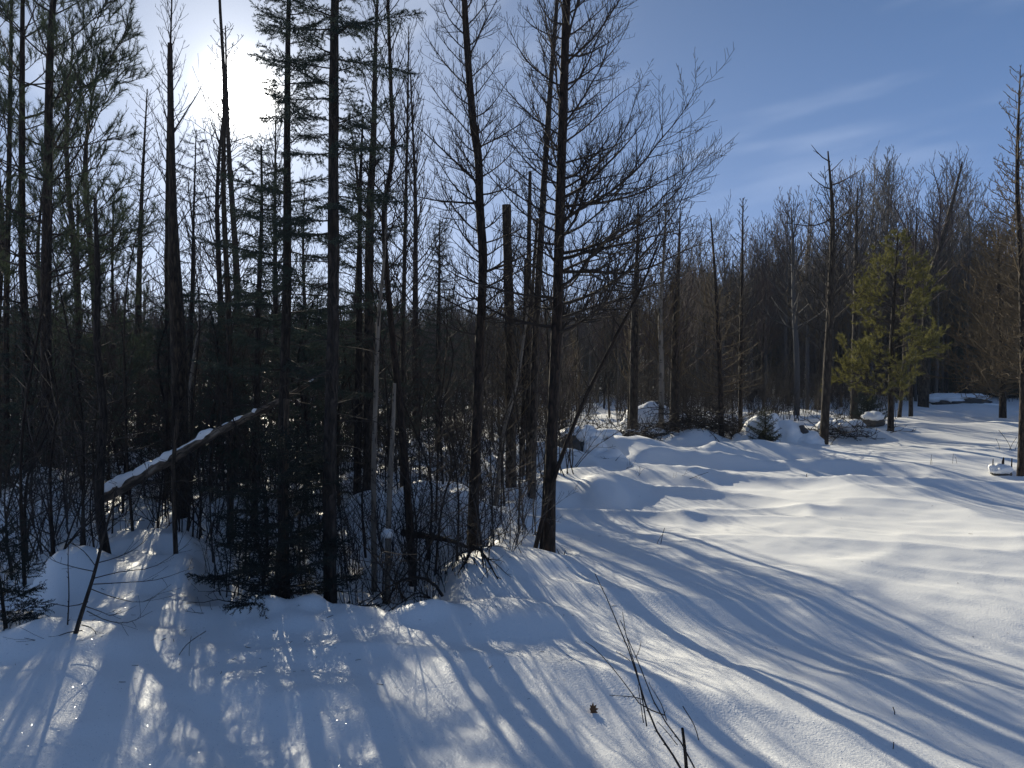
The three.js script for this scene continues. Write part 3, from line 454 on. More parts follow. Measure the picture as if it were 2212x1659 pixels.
bareTree('bare_tree', 'thin dark trunk right of the green pine, nearer of a pair', 'tree', [[1969, 909], [1970, 780], [1974, 600], [1980, 450]], 31, [9, 8, 6, 2], M.greyBark, M.twigPurple, { n: 30, c0: 0.4, c1: 0.98, tilt: up(1.0, 0.6), len: up(1.6, 0.7), den: 3, lv: 2, rmin: 0.008, seg: 0.4 }, { seed: 68 });
bareTree('bare_tree', 'thin leaning trunk close behind the green pine', 'tree', [[1943, 917], [1950, 800], [1958, 640], [1962, 480]], 30, [8, 7, 5, 2], M.greyBark, M.twigPurple, { n: 30, c0: 0.4, c1: 0.98, tilt: up(1.0, 0.6), len: up(1.6, 0.7), den: 3, lv: 2, rmin: 0.008, seg: 0.4 }, { seed: 69 });
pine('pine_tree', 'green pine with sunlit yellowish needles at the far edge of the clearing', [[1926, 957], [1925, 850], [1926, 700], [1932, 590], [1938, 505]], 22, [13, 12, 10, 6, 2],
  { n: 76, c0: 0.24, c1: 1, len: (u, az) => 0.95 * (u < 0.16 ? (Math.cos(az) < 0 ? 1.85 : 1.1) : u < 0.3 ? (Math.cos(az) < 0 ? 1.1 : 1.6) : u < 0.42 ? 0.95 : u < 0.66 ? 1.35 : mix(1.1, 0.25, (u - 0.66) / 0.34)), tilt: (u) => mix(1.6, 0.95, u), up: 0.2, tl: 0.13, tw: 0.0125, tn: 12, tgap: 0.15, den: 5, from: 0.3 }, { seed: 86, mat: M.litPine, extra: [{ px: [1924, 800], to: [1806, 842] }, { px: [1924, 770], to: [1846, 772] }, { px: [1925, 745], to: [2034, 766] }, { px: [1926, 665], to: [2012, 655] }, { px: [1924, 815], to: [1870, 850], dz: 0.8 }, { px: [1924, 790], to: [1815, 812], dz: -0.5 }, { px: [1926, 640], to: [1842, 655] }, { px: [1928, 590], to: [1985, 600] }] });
bareTree('larch_tree', 'leafless larch at the right edge of the picture, its trunk on the frame', 'tree', [[2208, 1036], [2206, 850], [2202, 620], [2198, 380], [2204, 150]], 15, [14, 13, 11, 8, 2], M.larchBark, M.twigOlive, { n: 90, c0: 0.25, c1: 0.99, tilt: up(1.5, 0.9), len: (u) => u < 0.3 ? 1.3 : mix(1.5, 0.35, u), den: 8, lv: 2, up: 0.4, rmin: 0.0055, seg: 0.25 }, { seed: 70 });
bareTree('larch_tree', 'brown twiggy larch behind the one on the right edge', 'tree', [[2168, 935], [2166, 800], [2160, 640], [2156, 500]], 29, [14, 12, 9, 3], M.larchBark, M.twigOlive, { n: 130, c0: 0.14, c1: 0.99, tilt: up(1.5, 0.9), len: up(3.2, 1.0), den: 4, lv: 2, up: 0.3, rmin: 0.012, seg: 0.4 }, { seed: 90 });
bareTree('larch_tree', 'leafless larch crown leaning into the right edge above the snow-capped stump', 'tree', [[2246, 960], [2244, 800], [2238, 600], [2232, 420], [2230, 300]], 23, [14, 12, 10, 6, 2], M.larchBark, M.twigOlive, { n: 110, c0: 0.18, c1: 0.99, tilt: up(1.5, 0.9), len: up(2.6, 0.8), den: 4.5, lv: 2, up: 0.4, rmin: 0.0095, seg: 0.35 }, { seed: 191 });
bareTree('bare_tree', 'broad-crowned leafless hardwood behind the tree with the sparse dead top', 'tree', [[1846, 925], [1846, 780], [1848, 640], [1850, 520], [1853, 405]], 31, [15, 14, 12, 8, 2], M.greyBark, M.twigGrey, { n: 44, c0: 0.42, c1: 0.98, tilt: up(1.05, 0.5), len: up(3.0, 1.2), den: 2.8, lv: 2, up: 0.7, kup: 0.5, rmin: 0.0095, seg: 0.4, jit: 0.34, thick: 0.011 }, { seed: 301 });
bareTree('bare_tree', 'rounded leafless hardwood left of the tree with the sparse dead top', 'tree', [[1722, 925], [1720, 780], [1716, 640], [1712, 540], [1708, 450]], 31, [13, 12, 10, 7, 2], M.farTrunk, M.twigGrey, { n: 40, c0: 0.42, c1: 0.98, tilt: up(1.05, 0.5), len: up(2.8, 1.1), den: 2.8, lv: 2, up: 0.7, kup: 0.5, rmin: 0.0095, seg: 0.4, jit: 0.34, thick: 0.011 }, { seed: 302 });

// ---------------------------------------------------------------- things lying and standing in the snow
{ // the fallen trunk that leans up to the right, snow along its back
  const pix = [[222, 1072], [300, 1030], [380, 984], [460, 938], [540, 898], [610, 862], [665, 830], [700, 812]], dep = [9.15, 9.1, 9.0, 8.9, 8.8, 8.7, 8.65, 8.6];
  const B = stand(222, 9.15), o = thing('fallen_log', B, 'fallen tree trunk leaning up to the right with snow along its back', 'fallen tree');
  const pts = pix.map(([x, y], k) => at(x, y, dep[k]).sub(B)), path = new Path(pts, [0.088, 0.082, 0.072, 0.06, 0.05, 0.04, 0.03, 0.02]);
  part('trunk', path.trunk(14, 0, 0.08, true), M.greyLog, o);
  const rng = rngOf(3); let run = [];
  const flush = () => { const n = run.length, g = new MB(); if (n > 3) { g.tube(run.map((q) => q[0]), run.map((q, i) => q[1] * [0.3, 0.65, 0.88, 1][Math.min(3, i, n - 1 - i)]), 10, 1, 0, null, true); part('snow_cover', g, M.snowCap, o); } run = []; };
  for (let k = 0; k <= 150; k++) { const t = k / 150, r = path.r(t), n = vnoise(t * 19, 2.2, 6) + 0.5 * vnoise(t * 47, 5.1, 9), gap = vnoise(t * 30, 9.1, 8) > mix(0.85, -0.15, sstep(0.35, 0.85, t)); if (gap) { flush(); continue; } const c = path.at(t).add(V(0.006 * n, r * 0.46 + 0.006 + 0.012 * n, 0.004 + 0.01 * vnoise(t * 33, 1.1, 3))); run.push([c, r * (0.8 + 0.16 * n) + 0.004 + 0.010 * n]); }
  flush();
  for (const [t, dx, dy, dz] of [[0.3, 0.5, 0.5, -0.2], [0.45, -0.3, -0.6, 0.3], [0.55, 0.2, 0.5, 0.4], [0.62, -0.2, -0.5, 0.1], [0.72, 0.35, 0.5, -0.2], [0.8, 0.3, -0.5, 0.2], [0.88, 0.4, 0.3, 0.3], [0.2, 0.1, -0.5, 0.4]]) { const mb = new MB(); bare(mb, rng, path.at(t), V(dx, dy, dz).normalize(), 0.75, 0.012, { ...BARE, up: 0.2, lv: 1, den: 7 }); part('branch', mb, M.twig, o); }
}
function fallenBranch(label, pix, deps, r, seed, kids, mat = M.larchBark) {
  const p0 = at(pix[0][0], pix[0][1], deps[0]), B = V(p0.x, H(p0.x, p0.z), p0.z), o = thing('fallen_branch', B, label, 'branch'), rng = rngOf(seed);
  const pts = pix.map(([x, y], k) => at(x, y, deps[k]).sub(B)), path = new Path(pts, [r, r * 0.85, r * 0.55, r * 0.2]);
  part('limb', path.trunk(8, 0, 0.1), mat, o);
  const w = new MB(); for (let k = 0; k < kids; k++) { const t = 0.15 + 0.8 * (k + rng()) / kids, ax = path.dir(t), d = ax.multiplyScalar(0.7).addScaledVector(perp(ax, rng, 0.1), 0.7).normalize(); bare(w, rng, path.at(t), d, (0.25 + 0.45 * rng()), path.r(t) * 0.45 + 0.002, { ...BARE, up: -0.1, jit: 0.5, lv: 1, den: 9, rmin: 0.0018, seg: 0.08 }); }
  part('twigs', w, M.twig, o, 'stuff'); return o;
}
fallenBranch('arched dead branch lying over the hollow with its tips in the snow bank', [[956, 1288], [938, 1262], [900, 1246], [850, 1262], [800, 1300], [776, 1322]], [7.3, 7.3, 7.3, 7.25, 7.2, 7.15], 0.016, 11, 16);
fallenBranch('forked dark branch bent down in an elbow at the foot of the kinked larch', [[990, 1245], [1010, 1205], [1024, 1178], [1050, 1205], [1066, 1235], [1086, 1268]], [8.3, 8.4, 8.3, 8.1, 7.9, 7.8], 0.022, 12, 8);
fallenBranch('thin dead branch lying low under the arched branch', [[948, 1306], [905, 1280], [870, 1300], [835, 1322]], [7.15, 7.1, 7.1, 7.05], 0.011, 13, 10);
fallenBranch('dark fallen pole lying in the brush behind the kinked larch', [[868, 1150], [920, 1158], [980, 1170], [1040, 1196]], [9.8, 9.7, 9.6, 9.4], 0.05, 14, 8);
fallenBranch('dead branch sticking out over the snow between the boulder and the straight tall larch', [[1296, 985], [1330, 1000], [1375, 1045], [1400, 1060], [1530, 1020]], [17, 16, 15, 14.8, 14.5], 0.018, 15, 10);
fallenBranch('thick dead butt end poking from the bank under the low young spruce', [[640, 1235], [560, 1290], [520, 1305], [472, 1322]], [7.4, 7.25, 7.15, 7.0], 0.03, 16, 10);

function traceStem(mb, pix, d0, d1, r0, r1, B, sides = 6) {
  const pts = pix.map(([x, y], k) => at(x, y, mix(d0, d1, k / (pix.length - 1))).sub(B)), path = new Path(pts, [r0, mix(r0, r1, 0.5), r1]);
  mb.tube(path.pts, path.pts.map((_, k) => path.r(k / path.N)), sides, 1); return path;
}
function buds(mb, rng, path, n, L) { for (let k = 0; k < n; k++) { const t = 0.15 + 0.8 * (k + rng()) / n, ax = path.dir(t), d = ax.multiplyScalar(0.8).addScaledVector(perp(ax, rng), 0.6).normalize(), p = path.at(t); mb.stick(p, p.clone().addScaledVector(d, L * (0.4 + rng())), path.r(t) * 0.7, path.r(t) * 0.35); } }
{ // thin leaning sapling in the left foreground
  const B = stand(153, 6.0), o = thing('sapling', B, 'small leaning sapling with thin sideways twigs in the left foreground snow', 'sapling'), rng = rngOf(31);
  const mb = new MB(), p = traceStem(mb, [[150, 1412], [166, 1360], [180, 1312], [195, 1268], [210, 1215], [226, 1150], [243, 1095], [252, 1050]], 6.0, 6.1, 0.021, 0.007, B, 8); part('stem', mb, M.greyBark, o);
  const tw = [[[200, 1250], [260, 1235], [330, 1225], [408, 1175]], [[202, 1262], [270, 1258], [340, 1252], [420, 1225]], [[196, 1272], [245, 1290], [310, 1300], [370, 1262]], [[190, 1300], [150, 1310], [90, 1300], [0, 1312]], [[206, 1235], [160, 1225], [110, 1208], [70, 1170]], [[208, 1225], [180, 1190], [150, 1172], [112, 1160]], [[188, 1320], [230, 1340], [275, 1345], [330, 1320]], [[176, 1350], [200, 1358], [214, 1385], [222, 1420]], [[178, 1362], [140, 1368], [100, 1385], [52, 1378]], [[214, 1215], [250, 1205], [300, 1180], [345, 1130]], [[185, 1310], [220, 1322], [240, 1330], [262, 1318]], [[220, 1175], [190, 1150], [165, 1110], [150, 1060]], [[228, 1150], [262, 1120], [290, 1085], [312, 1040]]];
  for (const t of tw) { const m = new MB(), q = traceStem(m, t, 6.03, 6.0 + (rng() - 0.5) * 0.7, 0.0048, 0.0016, B, 4); for (let k = 0; k < 5; k++) { const u = 0.3 + 0.65 * rng(), ax = q.dir(u), d = ax.multiplyScalar(0.8).addScaledVector(perp(ax, rng, 0.1), 0.6).normalize(), a = q.at(u), L = 0.08 + 0.18 * rng(), pts = limb(rng, a, d, L, 4, 0.2, 0.25); for (let i = 0; i < 4; i++) m.stick(pts[i], pts[i + 1], 0.0018, 0.0014); } buds(m, rng, q, 8, 0.012); part('branch', m, M.twig, o); }
  const B2 = stand(143, 6.1), s = thing('sapling', B2, 'straight hair-thin stem standing just left of the small leaning sapling', 'sapling'), m2 = new MB();
  const q2 = traceStem(m2, [[142, 1405], [146, 1350], [149, 1280], [147, 1220], [148, 1170]], 6.1, 6.1, 0.008, 0.003, B2, 6); buds(m2, rng, q2, 12, 0.02); part('stem', m2, M.twig, s);
}
{ // bare shrub in the right foreground
  const B = stand(1500, 3.9), o = thing('bare_shrub', B, 'leafless shrub of thin leaning stems in the right foreground snow', 'shrub'), rng = rngOf(32);
  const stems = [[[[1512, 1745], [1470, 1656], [1424, 1589], [1400, 1536], [1384, 1489], [1367, 1426], [1344, 1372], [1317, 1306], [1300, 1269], [1285, 1239]], 0.0075, 0.002], [[[1520, 1700], [1470, 1602], [1437, 1559], [1414, 1519], [1394, 1469], [1374, 1419], [1354, 1379], [1345, 1322]], 0.005, 0.0018], [[[1397, 1569], [1387, 1506], [1377, 1456], [1360, 1399], [1350, 1362], [1340, 1340]], 0.004, 0.002], [[[1436, 1545], [1384, 1522], [1354, 1482], [1314, 1432], [1280, 1396], [1264, 1386]], 0.0036, 0.0016], [[[1392, 1512], [1370, 1506], [1350, 1504], [1317, 1502]], 0.003, 0.0018], [[[1390, 1561], [1384, 1520], [1378, 1480]], 0.003, 0.002], [[[1440, 1556], [1428, 1520], [1410, 1490], [1401, 1475]], 0.003, 0.0016], [[[1463, 1609], [1440, 1580], [1420, 1559]], 0.003, 0.0018], [[[1374, 1420], [1382, 1400], [1385, 1384]], 0.0022, 0.0014], [[[1361, 1427], [1345, 1416], [1331, 1407]], 0.0024, 0.0016]];
  for (const [t, a, b] of stems) { const m = new MB(), q = traceStem(m, t, 4.05, 4.3, a, b, B, 6); buds(m, rng, q, Math.max(3, t.length), 0.02); part('stem', m, M.twig, o); }
  const B3 = stand(1484, 4.15), s = thing('broken_stick', B3, 'thick dark broken stick standing in the snow at the lower edge of the picture', 'stick'), m3 = new MB();
  traceStem(m3, [[1486, 1720], [1482, 1650], [1478, 1605], [1474, 1573]], 4.15, 4.15, 0.013, 0.008, B3, 8); part('stick', m3, M.larchBark, s);
}
function sprig(label, px, py, stems) {                             // grass-thin twigs poking out of the snow
  const [x, d] = [...flat(px, py)], B = V(x, H(x, -d), -d), o = thing('twig', B, label, 'twig'), m = new MB();
  for (const [dx, h, lean, r] of stems) { const a = V(dx, -0.06, 0), pts = [a, V(dx + lean * 0.4, h * 0.45, 0.01), V(dx + lean, h, 0)]; m.tube(new Path(pts, [r, r]).pts, new Path(pts, [r, r * 0.5]).pts.map(() => r), 4); }
  part('stem', m, M.twig, o); return o;
}
sprig('single curved twig poking out of the snow right of the leafless foreground shrub', 1520, 1602, [[0, 0.22, -0.12, 0.003]]);
sprig('short dark twig in the long double shadow at lower right', 1942, 1552, [[0, 0.05, -0.01, 0.0035]]);
sprig('tiny twig near the lower right edge below the double shadow', 1938, 1642, [[0, 0.035, 0.01, 0.003]]);
sprig('small crossed twigs in the snow right of the tall larch foot', 1428, 1190 - 20, [[0, 0.22, 0.06, 0.004], [-0.06, 0.14, 0.1, 0.003]]);
sprig('little forked twig at the start of the tall larch shadow', 1392 - 180, 1200, [[0, 0.12, -0.05, 0.004], [0.03, 0.10, 0.03, 0.004]]);
sprig('short twig standing in the middle of the clearing', 1742, 1012 + 30, [[0, 0.13, 0.03, 0.006], [0.05, 0.1, -0.03, 0.005]]);
sprig('thin grass stems in the snow left of the snow-capped stump', 2060, 1020, [[0, 0.22, 0.02, 0.004], [0.1, 0.14, -0.03, 0.004], [-0.5, 0.2, 0.03, 0.004], [-0.46, 0.12, -0.02, 0.004]]);
sprig('thin dry weeds in the snow beside the larch on the right edge', 2190, 1000, [[0, 0.5, -0.35, 0.006], [-0.1, 0.32, 0.2, 0.006], [-0.3, 0.3, -0.12, 0.005], [0.05, 0.25, 0.1, 0.005]]);
sprig('two thin twigs leaning over the snow right of the small leaning sapling', 396, 1432, [[-0.1, 0.2, 0.26, 0.003], [0.02, 0.16, 0.02, 0.002]]);
{ // the oak leaf on the snow
  const d = 4.95, p = at(1280, 1548, d), B = V(p.x, H(p.x, p.z), p.z), o = thing('dead_leaf', B, 'single curled brown leaf lying on the foreground snow', 'leaf');
  const sh = new THREE.Shape(), P = [[0, -0.03], [0.012, -0.02], [0.03, -0.022], [0.022, -0.006], [0.038, 0.004], [0.022, 0.012], [0.028, 0.032], [0.012, 0.026], [0.004, 0.05], [-0.006, 0.028], [-0.022, 0.034], [-0.018, 0.014], [-0.036, 0.008], [-0.022, -0.004], [-0.03, -0.02], [-0.012, -0.018]];
  P.forEach(([x, y], k) => k ? sh.lineTo(x, y) : sh.moveTo(x, y)); sh.closePath();
  const g = new THREE.ExtrudeGeometry(sh, { depth: 0.0012, bevelEnabled: false, curveSegments: 4 }), q = g.attributes.position;
  for (let i = 0; i < q.count; i++) { const x = q.getX(i), y = q.getY(i); q.setZ(i, q.getZ(i) + x * x * 16 + y * y * 5); } g.computeVertexNormals();
  const blade = part('blade', g, M.leaf, o); blade.rotation.set(-0.55, 0.4, 0.1); blade.position.set(0, 0.014, 0);
  const st = new MB(); st.stick(V(0, -0.005, 0.01), V(0.015, 0.012, 0.0), 0.0016, 0.001); part('stalk', st, M.leaf, o);
}
// boulders with deep snow on them
function lump(rx, ry, rz, seed, amp, f, detail = 5) {
  const g = new THREE.IcosahedronGeometry(1, 11), q = g.attributes.position;
  for (let i = 0; i < q.count; i++) { const x = q.getX(i), y = q.getY(i), z = q.getZ(i), n = 1 + amp * (fbm(x * f + 3 * seed + z * f * 0.6, y * f + seed, 3, seed) + 0.5 * vnoise(z * f * 1.3 + seed, x * f, seed + 5)); q.setXYZ(i, x * rx * n, y * ry * n, z * rz * n); }
  g.deleteAttribute('normal'); g.deleteAttribute('uv');
  const key = new Map(), np = [], ix = []; for (let i = 0; i < q.count; i++) { const k = [q.getX(i), q.getY(i), q.getZ(i)].map((v) => Math.round(v * 1e4)).join(); if (!key.has(k)) { key.set(k, np.length / 3); np.push(q.getX(i), q.getY(i), q.getZ(i)); } ix.push(key.get(k)); }
  const o = new THREE.BufferGeometry(); o.setAttribute('position', new THREE.Float32BufferAttribute(np, 3)); o.setIndex(ix); o.computeVertexNormals(); TRI += ix.length / 3; return o;
}
function boulder(label, px, py, d, rocks, caps) {
  const B = stand(px, d), o = thing('boulder', B, label, 'boulder');
  for (const [x, y, z, rx, ry, rz, s] of rocks) part('rock', lump(rx, ry, rz, s, 0.26, 2.2), M.rock, o).position.set(x, y, z);
  for (const [x, y, z, rx, ry, rz, s] of caps) part('snow_cap', lump(rx, ry, rz, s, 0.24, 1.9), M.snowCap, o).position.set(x, y, z);
  return o;
}
boulder('boulder with a dark hollow under its deep snow hood, behind the straight tall larch', 1250, 990, 17.2, [[-0.26, 0.36, 0.22, 0.34, 0.40, 0.34, 3], [0.1, 0.3, -0.2, 0.5, 0.5, 0.5, 4]], [[0.28, 0.28, -0.05, 0.42, 0.48, 0.55, 5], [-0.1, 0.72, -0.18, 0.36, 0.24, 0.42, 6], [0.05, 0.66, -0.3, 0.5, 0.3, 0.5, 9], [0.55, 0.05, 0.3, 0.6, 0.4, 0.6, 50]]);
boulder('rounded boulder wholly under snow behind the pale forked tree', 1418, 960, 25.5, [[0, 0.3, -0.3, 0.6, 0.5, 0.5, 7], [0.62, 0.5, 0.15, 0.22, 0.26, 0.3, 47]], [[-0.25, 0.25, 0, 0.78, 0.58, 0.6, 8], [0.45, 0.12, 0.1, 0.6, 0.5, 0.6, 10], [-0.8, 0.05, 0.2, 0.5, 0.34, 0.5, 11]]);
boulder('large snow mound over a boulder beside the small round fir', 1665, 968, 21, [[0.86, 0.40, 0.2, 0.17, 0.24, 0.2, 12], [0, 0.2, -0.2, 0.7, 0.5, 0.5, 13], [-0.3, 0.25, 0.42, 0.24, 0.2, 0.2, 48]], [[-0.2, 0.2, -0.1, 0.66, 0.78, 0.6, 14], [0.42, 0.2, -0.15, 0.62, 0.52, 0.6, 15], [-0.6, 0.05, 0.05, 0.5, 0.42, 0.5, 16], [0.95, 0.1, 0.05, 0.5, 0.38, 0.45, 49]]);
boulder('low snow-covered boulder right of the tree with the dead top', 1832, 955, 22.5, [[0.1, 0.08, -0.1, 0.3, 0.2, 0.3, 17]], [[0, 0.16, 0, 0.5, 0.22, 0.4, 18], [-0.5, 0.1, -0.1, 0.4, 0.18, 0.35, 19]]);
boulder('small boulder with a snow cushion beside the foot of the green pine', 1887, 940, 24, [[0.02, 0.14, 0.0, 0.34, 0.2, 0.3, 20]], [[0, 0.34, 0.02, 0.38, 0.17, 0.33, 21]]);
boulder('long low snow-covered rock ledge at the far right end of the clearing', 2075, 885, 43, [[0.35, 0.25, 0.25, 1.2, 0.24, 0.5, 22], [-0.4, 0.2, -0.2, 1.5, 0.3, 0.6, 23]], [[-0.6, 0.45, -0.15, 1.6, 0.3, 0.7, 24], [0.6, 0.5, -0.25, 1.5, 0.27, 0.6, 25], [0.8, 0.0, 0.5, 1.6, 0.24, 0.5, 26]]);
boulder('snow-hooded rock deep in the brush left of the straight tall larch', 1110, 1010, 18, [[0, 0.15, 0, 0.4, 0.3, 0.4, 27]], [[0, 0.32, -0.02, 0.5, 0.3, 0.45, 28]]);
boulder('small snow-hooded rock in the brush just right of the hooded boulder', 1312, 968, 18.6, [[0.12, 0.14, 0.12, 0.22, 0.16, 0.2, 61]], [[0, 0.26, 0, 0.34, 0.15, 0.3, 62], [-0.4, 0.05, 0.05, 0.4, 0.2, 0.3, 63]]);
boulder('low snowy rubble at the feet of the stout dark trunks', 1400, 962, 21.5, [[0.3, 0.1, 0.1, 0.2, 0.16, 0.2, 64], [-0.5, 0.08, 0.1, 0.16, 0.14, 0.2, 65]], [[0.25, 0.22, 0, 0.3, 0.13, 0.26, 66], [-0.45, 0.18, 0, 0.28, 0.12, 0.24, 67], [0.8, 0.04, 0, 0.4, 0.18, 0.3, 68]]);
boulder('snow-dusted rock low in the brush left of the large snow mound', 1575, 958, 22.4, [[0.1, 0.1, 0.1, 0.2, 0.16, 0.18, 69]], [[0, 0.2, 0, 0.3, 0.13, 0.26, 70], [-0.45, 0.02, 0.1, 0.4, 0.2, 0.3, 71]]);
{ // snow cushion on the broken birch, snow on the stump with prongs
  const p = at(838, 1152, 8.55), B = V(p.x, H(p.x, p.z), p.z), o = thing('snow_cushion', B, 'round cushion of snow caught low against the broken birch', 'snow'); const c = part('cushion', lump(0.07, 0.055, 0.07, 33, 0.15, 1.4), M.snowCap, o); c.position.copy(p.sub(B));
  const d = 15.0, S = stand(2166, d), st = thing('stump', S, 'small broken stump with dark prongs and a snow cap near the right edge', 'stump');
  part('stump_base', lump(0.19, 0.15, 0.16, 34, 0.26, 2.4), M.rock, st).position.set(0, -0.02, 0.0);
  part('snow_cap', lump(0.24, 0.12, 0.2, 35, 0.2, 2.0), M.snowCap, st).position.set(-0.02, 0.1, 0.02);
  for (const [x, z, h, w] of [[-0.2, 0.02, 0.30, 0.014], [-0.02, 0.05, 0.28, 0.022], [0.06, -0.04, 0.30, 0.026], [0.19, 0.03, 0.31, 0.016]]) { const m = new MB(); m.tube([V(x, 0, z), V(x + 0.01, h * 0.5, z), V(x + 0.015, h, z)], [w, w * 0.9, w * 0.6], 7, 1, 0, null, 'jag'); part('prong', m, M.spruceBark, st); }
}
spruce('young_spruce', 'small round fir in front of the large snow mound', [[1652, 968], [1652, 930], [1652, 890]], 20.3, [5, 4, 2], { n: 40, c0: 0.02, c1: 1, len: (u, az) => mix(0.62, 0.16, u) * (0.6 + 0.6 * Math.abs(Math.sin(az * 2.3 + 1))), gap: 0.09, sl: 0.2, nl: 0.045, nw: 0.006, step: 0.026, sub: 1, droop: -0.3, bare: 0.1 }, { seed: 91, mat: M.youngSpruce });
spruce('young_spruce', 'dark low spruce bush behind the snow cushion boulder', [[1872, 930], [1872, 900], [1872, 860]], 25.5, [6, 5, 2], { n: 50, c0: 0.02, c1: 1, len: (u, az) => mix(0.95, 0.25, u) * (0.6 + 0.6 * Math.abs(Math.sin(az * 1.7))), gap: 0.11, sl: 0.25, nl: 0.06, nw: 0.008, step: 0.03, sub: 1, droop: 0.2, bare: 0.05 }, { seed: 92 });
// brush heaps
function brushHeap(label, px, d, w, h, n, seed) {
  const B = stand(px, d), o = thing('brush_heap', B, label, 'brush heap'), m = new MB(), rng = rngOf(seed);
  for (let k = 0; k < n; k++) { const az = rng() * 6.28, p = V((rng() - 0.5) * w, rng() * h * 0.5 * (0.3 + rng()), (rng() - 0.5) * w * 0.5), d2 = V(Math.cos(az), (rng() - 0.35) * 0.9, Math.sin(az) * 0.6).normalize(); bare(m, rng, p, d2, 0.4 + rng() * 1.0, 0.014, { ...BARE, up: -0.6, jit: 0.5, lv: 1, den: 5, rmin: 0.0075, seg: 0.2 }); }
  part('twigs', m, M.twig, o, 'stuff');
}
brushHeap('tangled dark brush heap between the slim larch and the stout dark trunks', 1512, 21.5, 1.9, 1.1, 190, 3);
brushHeap('loose brush between the hooded boulder and the stout dark trunk', 1325, 20, 1.5, 1.0, 120, 4);
brushHeap('brush at the feet of the stout trunks and the pale forked tree', 1415, 21.8, 1.6, 0.8, 70, 7);
brushHeap('low brush behind the hooded boulder', 1275, 19.5, 1.1, 1.0, 60, 8);
brushHeap('brush lying left of the foot of the green pine', 1835, 22, 1.8, 0.6, 70, 5);
brushHeap('brush heap in shade left of the large snow mound', 1585, 22.6, 0.9, 0.7, 40, 6);

// ---------------------------------------------------------------- the wood behind: clones of a few kinds
function proto(kind, s, h) {                                       // [trunk, crown, needles] geometries of one tree of that kind
  const rng = rngOf(s), lean = () => (rng() - 0.5) * 0.25;
  const far = kind.startsWith('far'), k = kind.replace('far', '');
  const pts = [V(0, -0.4, 0), V(lean(), h * 0.35, lean()), V(lean() * 1.6, h * 0.7, lean() * 1.6), V(lean() * 2, h, lean() * 2)], r = h * 0.0105, path = new Path(pts, [r, r * 0.85, r * 0.55, 0.012]);
  const tr = path.trunk(far ? 6 : 8, 0.2, 0.05).geometry(), rm = far ? 0.011 : 0.0062;
  if (k === 'spruce') { const c = far ? spruceCrown(path, s, { n: 70, c0: 0.08, c1: 1, len: (u) => mix(h * 0.17, 0.2, u), droop: 0.6, gap: 0.28, sl: 0.5, nl: 0.14, nw: 0.022, step: 0.09, sub: 1, bare: 0.2 }) : spruceCrown(path, s, { n: Math.round(h * 11), c0: 0.12, c1: 1, len: (u) => mix(h * 0.19, 0.15, Math.pow(u, 0.85)), droop: 0.6, gap: 0.13, sl: 0.34, nl: 0.06, nw: 0.0075, step: 0.028, sub: 1, bare: 0.2 }); return [tr, c.wood.geometry(), c.nm.geometry()]; }
  const o = k === 'larch' ? { n: 96, c0: 0.1, c1: 0.99, tilt: (u) => mix(1.5, 0.9, u), len: (u) => mix(h * 0.2, 0.4, u), den: far ? 5 : 5.5, lv: far ? 1 : 2, up: 0.4, kup: 0.3, rmin: rm * 0.8, seg: 0.35 }
    : k === 'broad' ? { n: 36, c0: 0.40, c1: 0.98, tilt: (u) => mix(0.95, 0.35, u), len: (u) => mix(h * 0.34, h * 0.16, u), den: far ? 3.0 : 2.8, lv: 2, up: 0.7, kup: 0.6, rmin: rm, seg: 0.5, kid: 0.45, thick: 0.011, jit: 0.3 }
      : { n: 46, c0: 0.36, c1: 0.98, tilt: (u) => mix(0.9, 0.4, u), len: (u) => mix(h * 0.24, h * 0.1, u), den: far ? 3.4 : 3.6, lv: 2, up: 0.8, kup: 0.6, rmin: rm * 0.9, seg: 0.4, kid: 0.42 };
  return [tr, join(bareCrown(path, s + 1, o)).geometry()];
}
const place = (x, d) => V(x, H(x, -d), -d);
const zoneL = (px) => [[150, 'below the left pines'], [330, 'near the fallen trunk'], [480, 'right of the fallen trunk'], [670, 'around the dense sunlit spruce'], [790, 'around the big dark spruce'], [960, 'among the pale birches'], [1085, 'around the kinked larch'], [9999, 'left of the tall larch']].find((z) => px < z[0])[1];
const zoneR = (px) => [[1350, 'right behind the straight tall larch'], [1490, 'behind the stout dark trunks'], [1640, 'behind the brush heap'], [1775, 'behind the large snow mound'], [1890, 'left of the green pine'], [2005, 'behind the green pine'], [2150, 'above the far rock ledge'], [9999, 'behind the right edge larches']].find((z) => px < z[0])[1];
const depthL = (d) => d < 9.6 ? 'by the snow bank' : d < 12.5 ? 'a little way in' : d < 22 ? 'deep in' : 'far back';
const pxOf = (x, d) => 1106 + x / d * FOC;
function grove(name, label, category, group, protos, spots, mats) {
  const made = [];
  for (const [x, d, hh, w] of spots) {
    const k = w % protos.length, p = protos[k]; let o = made[k];
    const lab = typeof label === 'function' ? label(pxOf(x, d), d, w) : label, grp = typeof group === 'function' ? group(pxOf(x, d), d, w) : group;
    if (!o) { o = made[k] = thing(name, place(x, d), lab, category, grp); part('trunk', p.g[0], [].concat(mats[0])[0], o); part('crown', p.g[1], mats[1][w % mats[1].length], o, 'stuff'); if (p.g[2]) part('needles', p.g[2], mats[2], o, 'stuff'); }
    else { o = copyOf(o, place(x, d), 0, 1, lab, category, grp); o.children[1].material = mats[1][w % mats[1].length]; }
    o.children[0].material = [].concat(mats[0])[(w * 7 + 3) % [].concat(mats[0]).length];
    o.rotation.y = hash2(w, 7, 1) * 6.28; o.scale.setScalar(hh / p.h);
  }
}
const P = (kind, s, h) => ({ g: proto(kind, s, h), h });
const px2x = (px, d) => (px - 1106) / FOC * d;
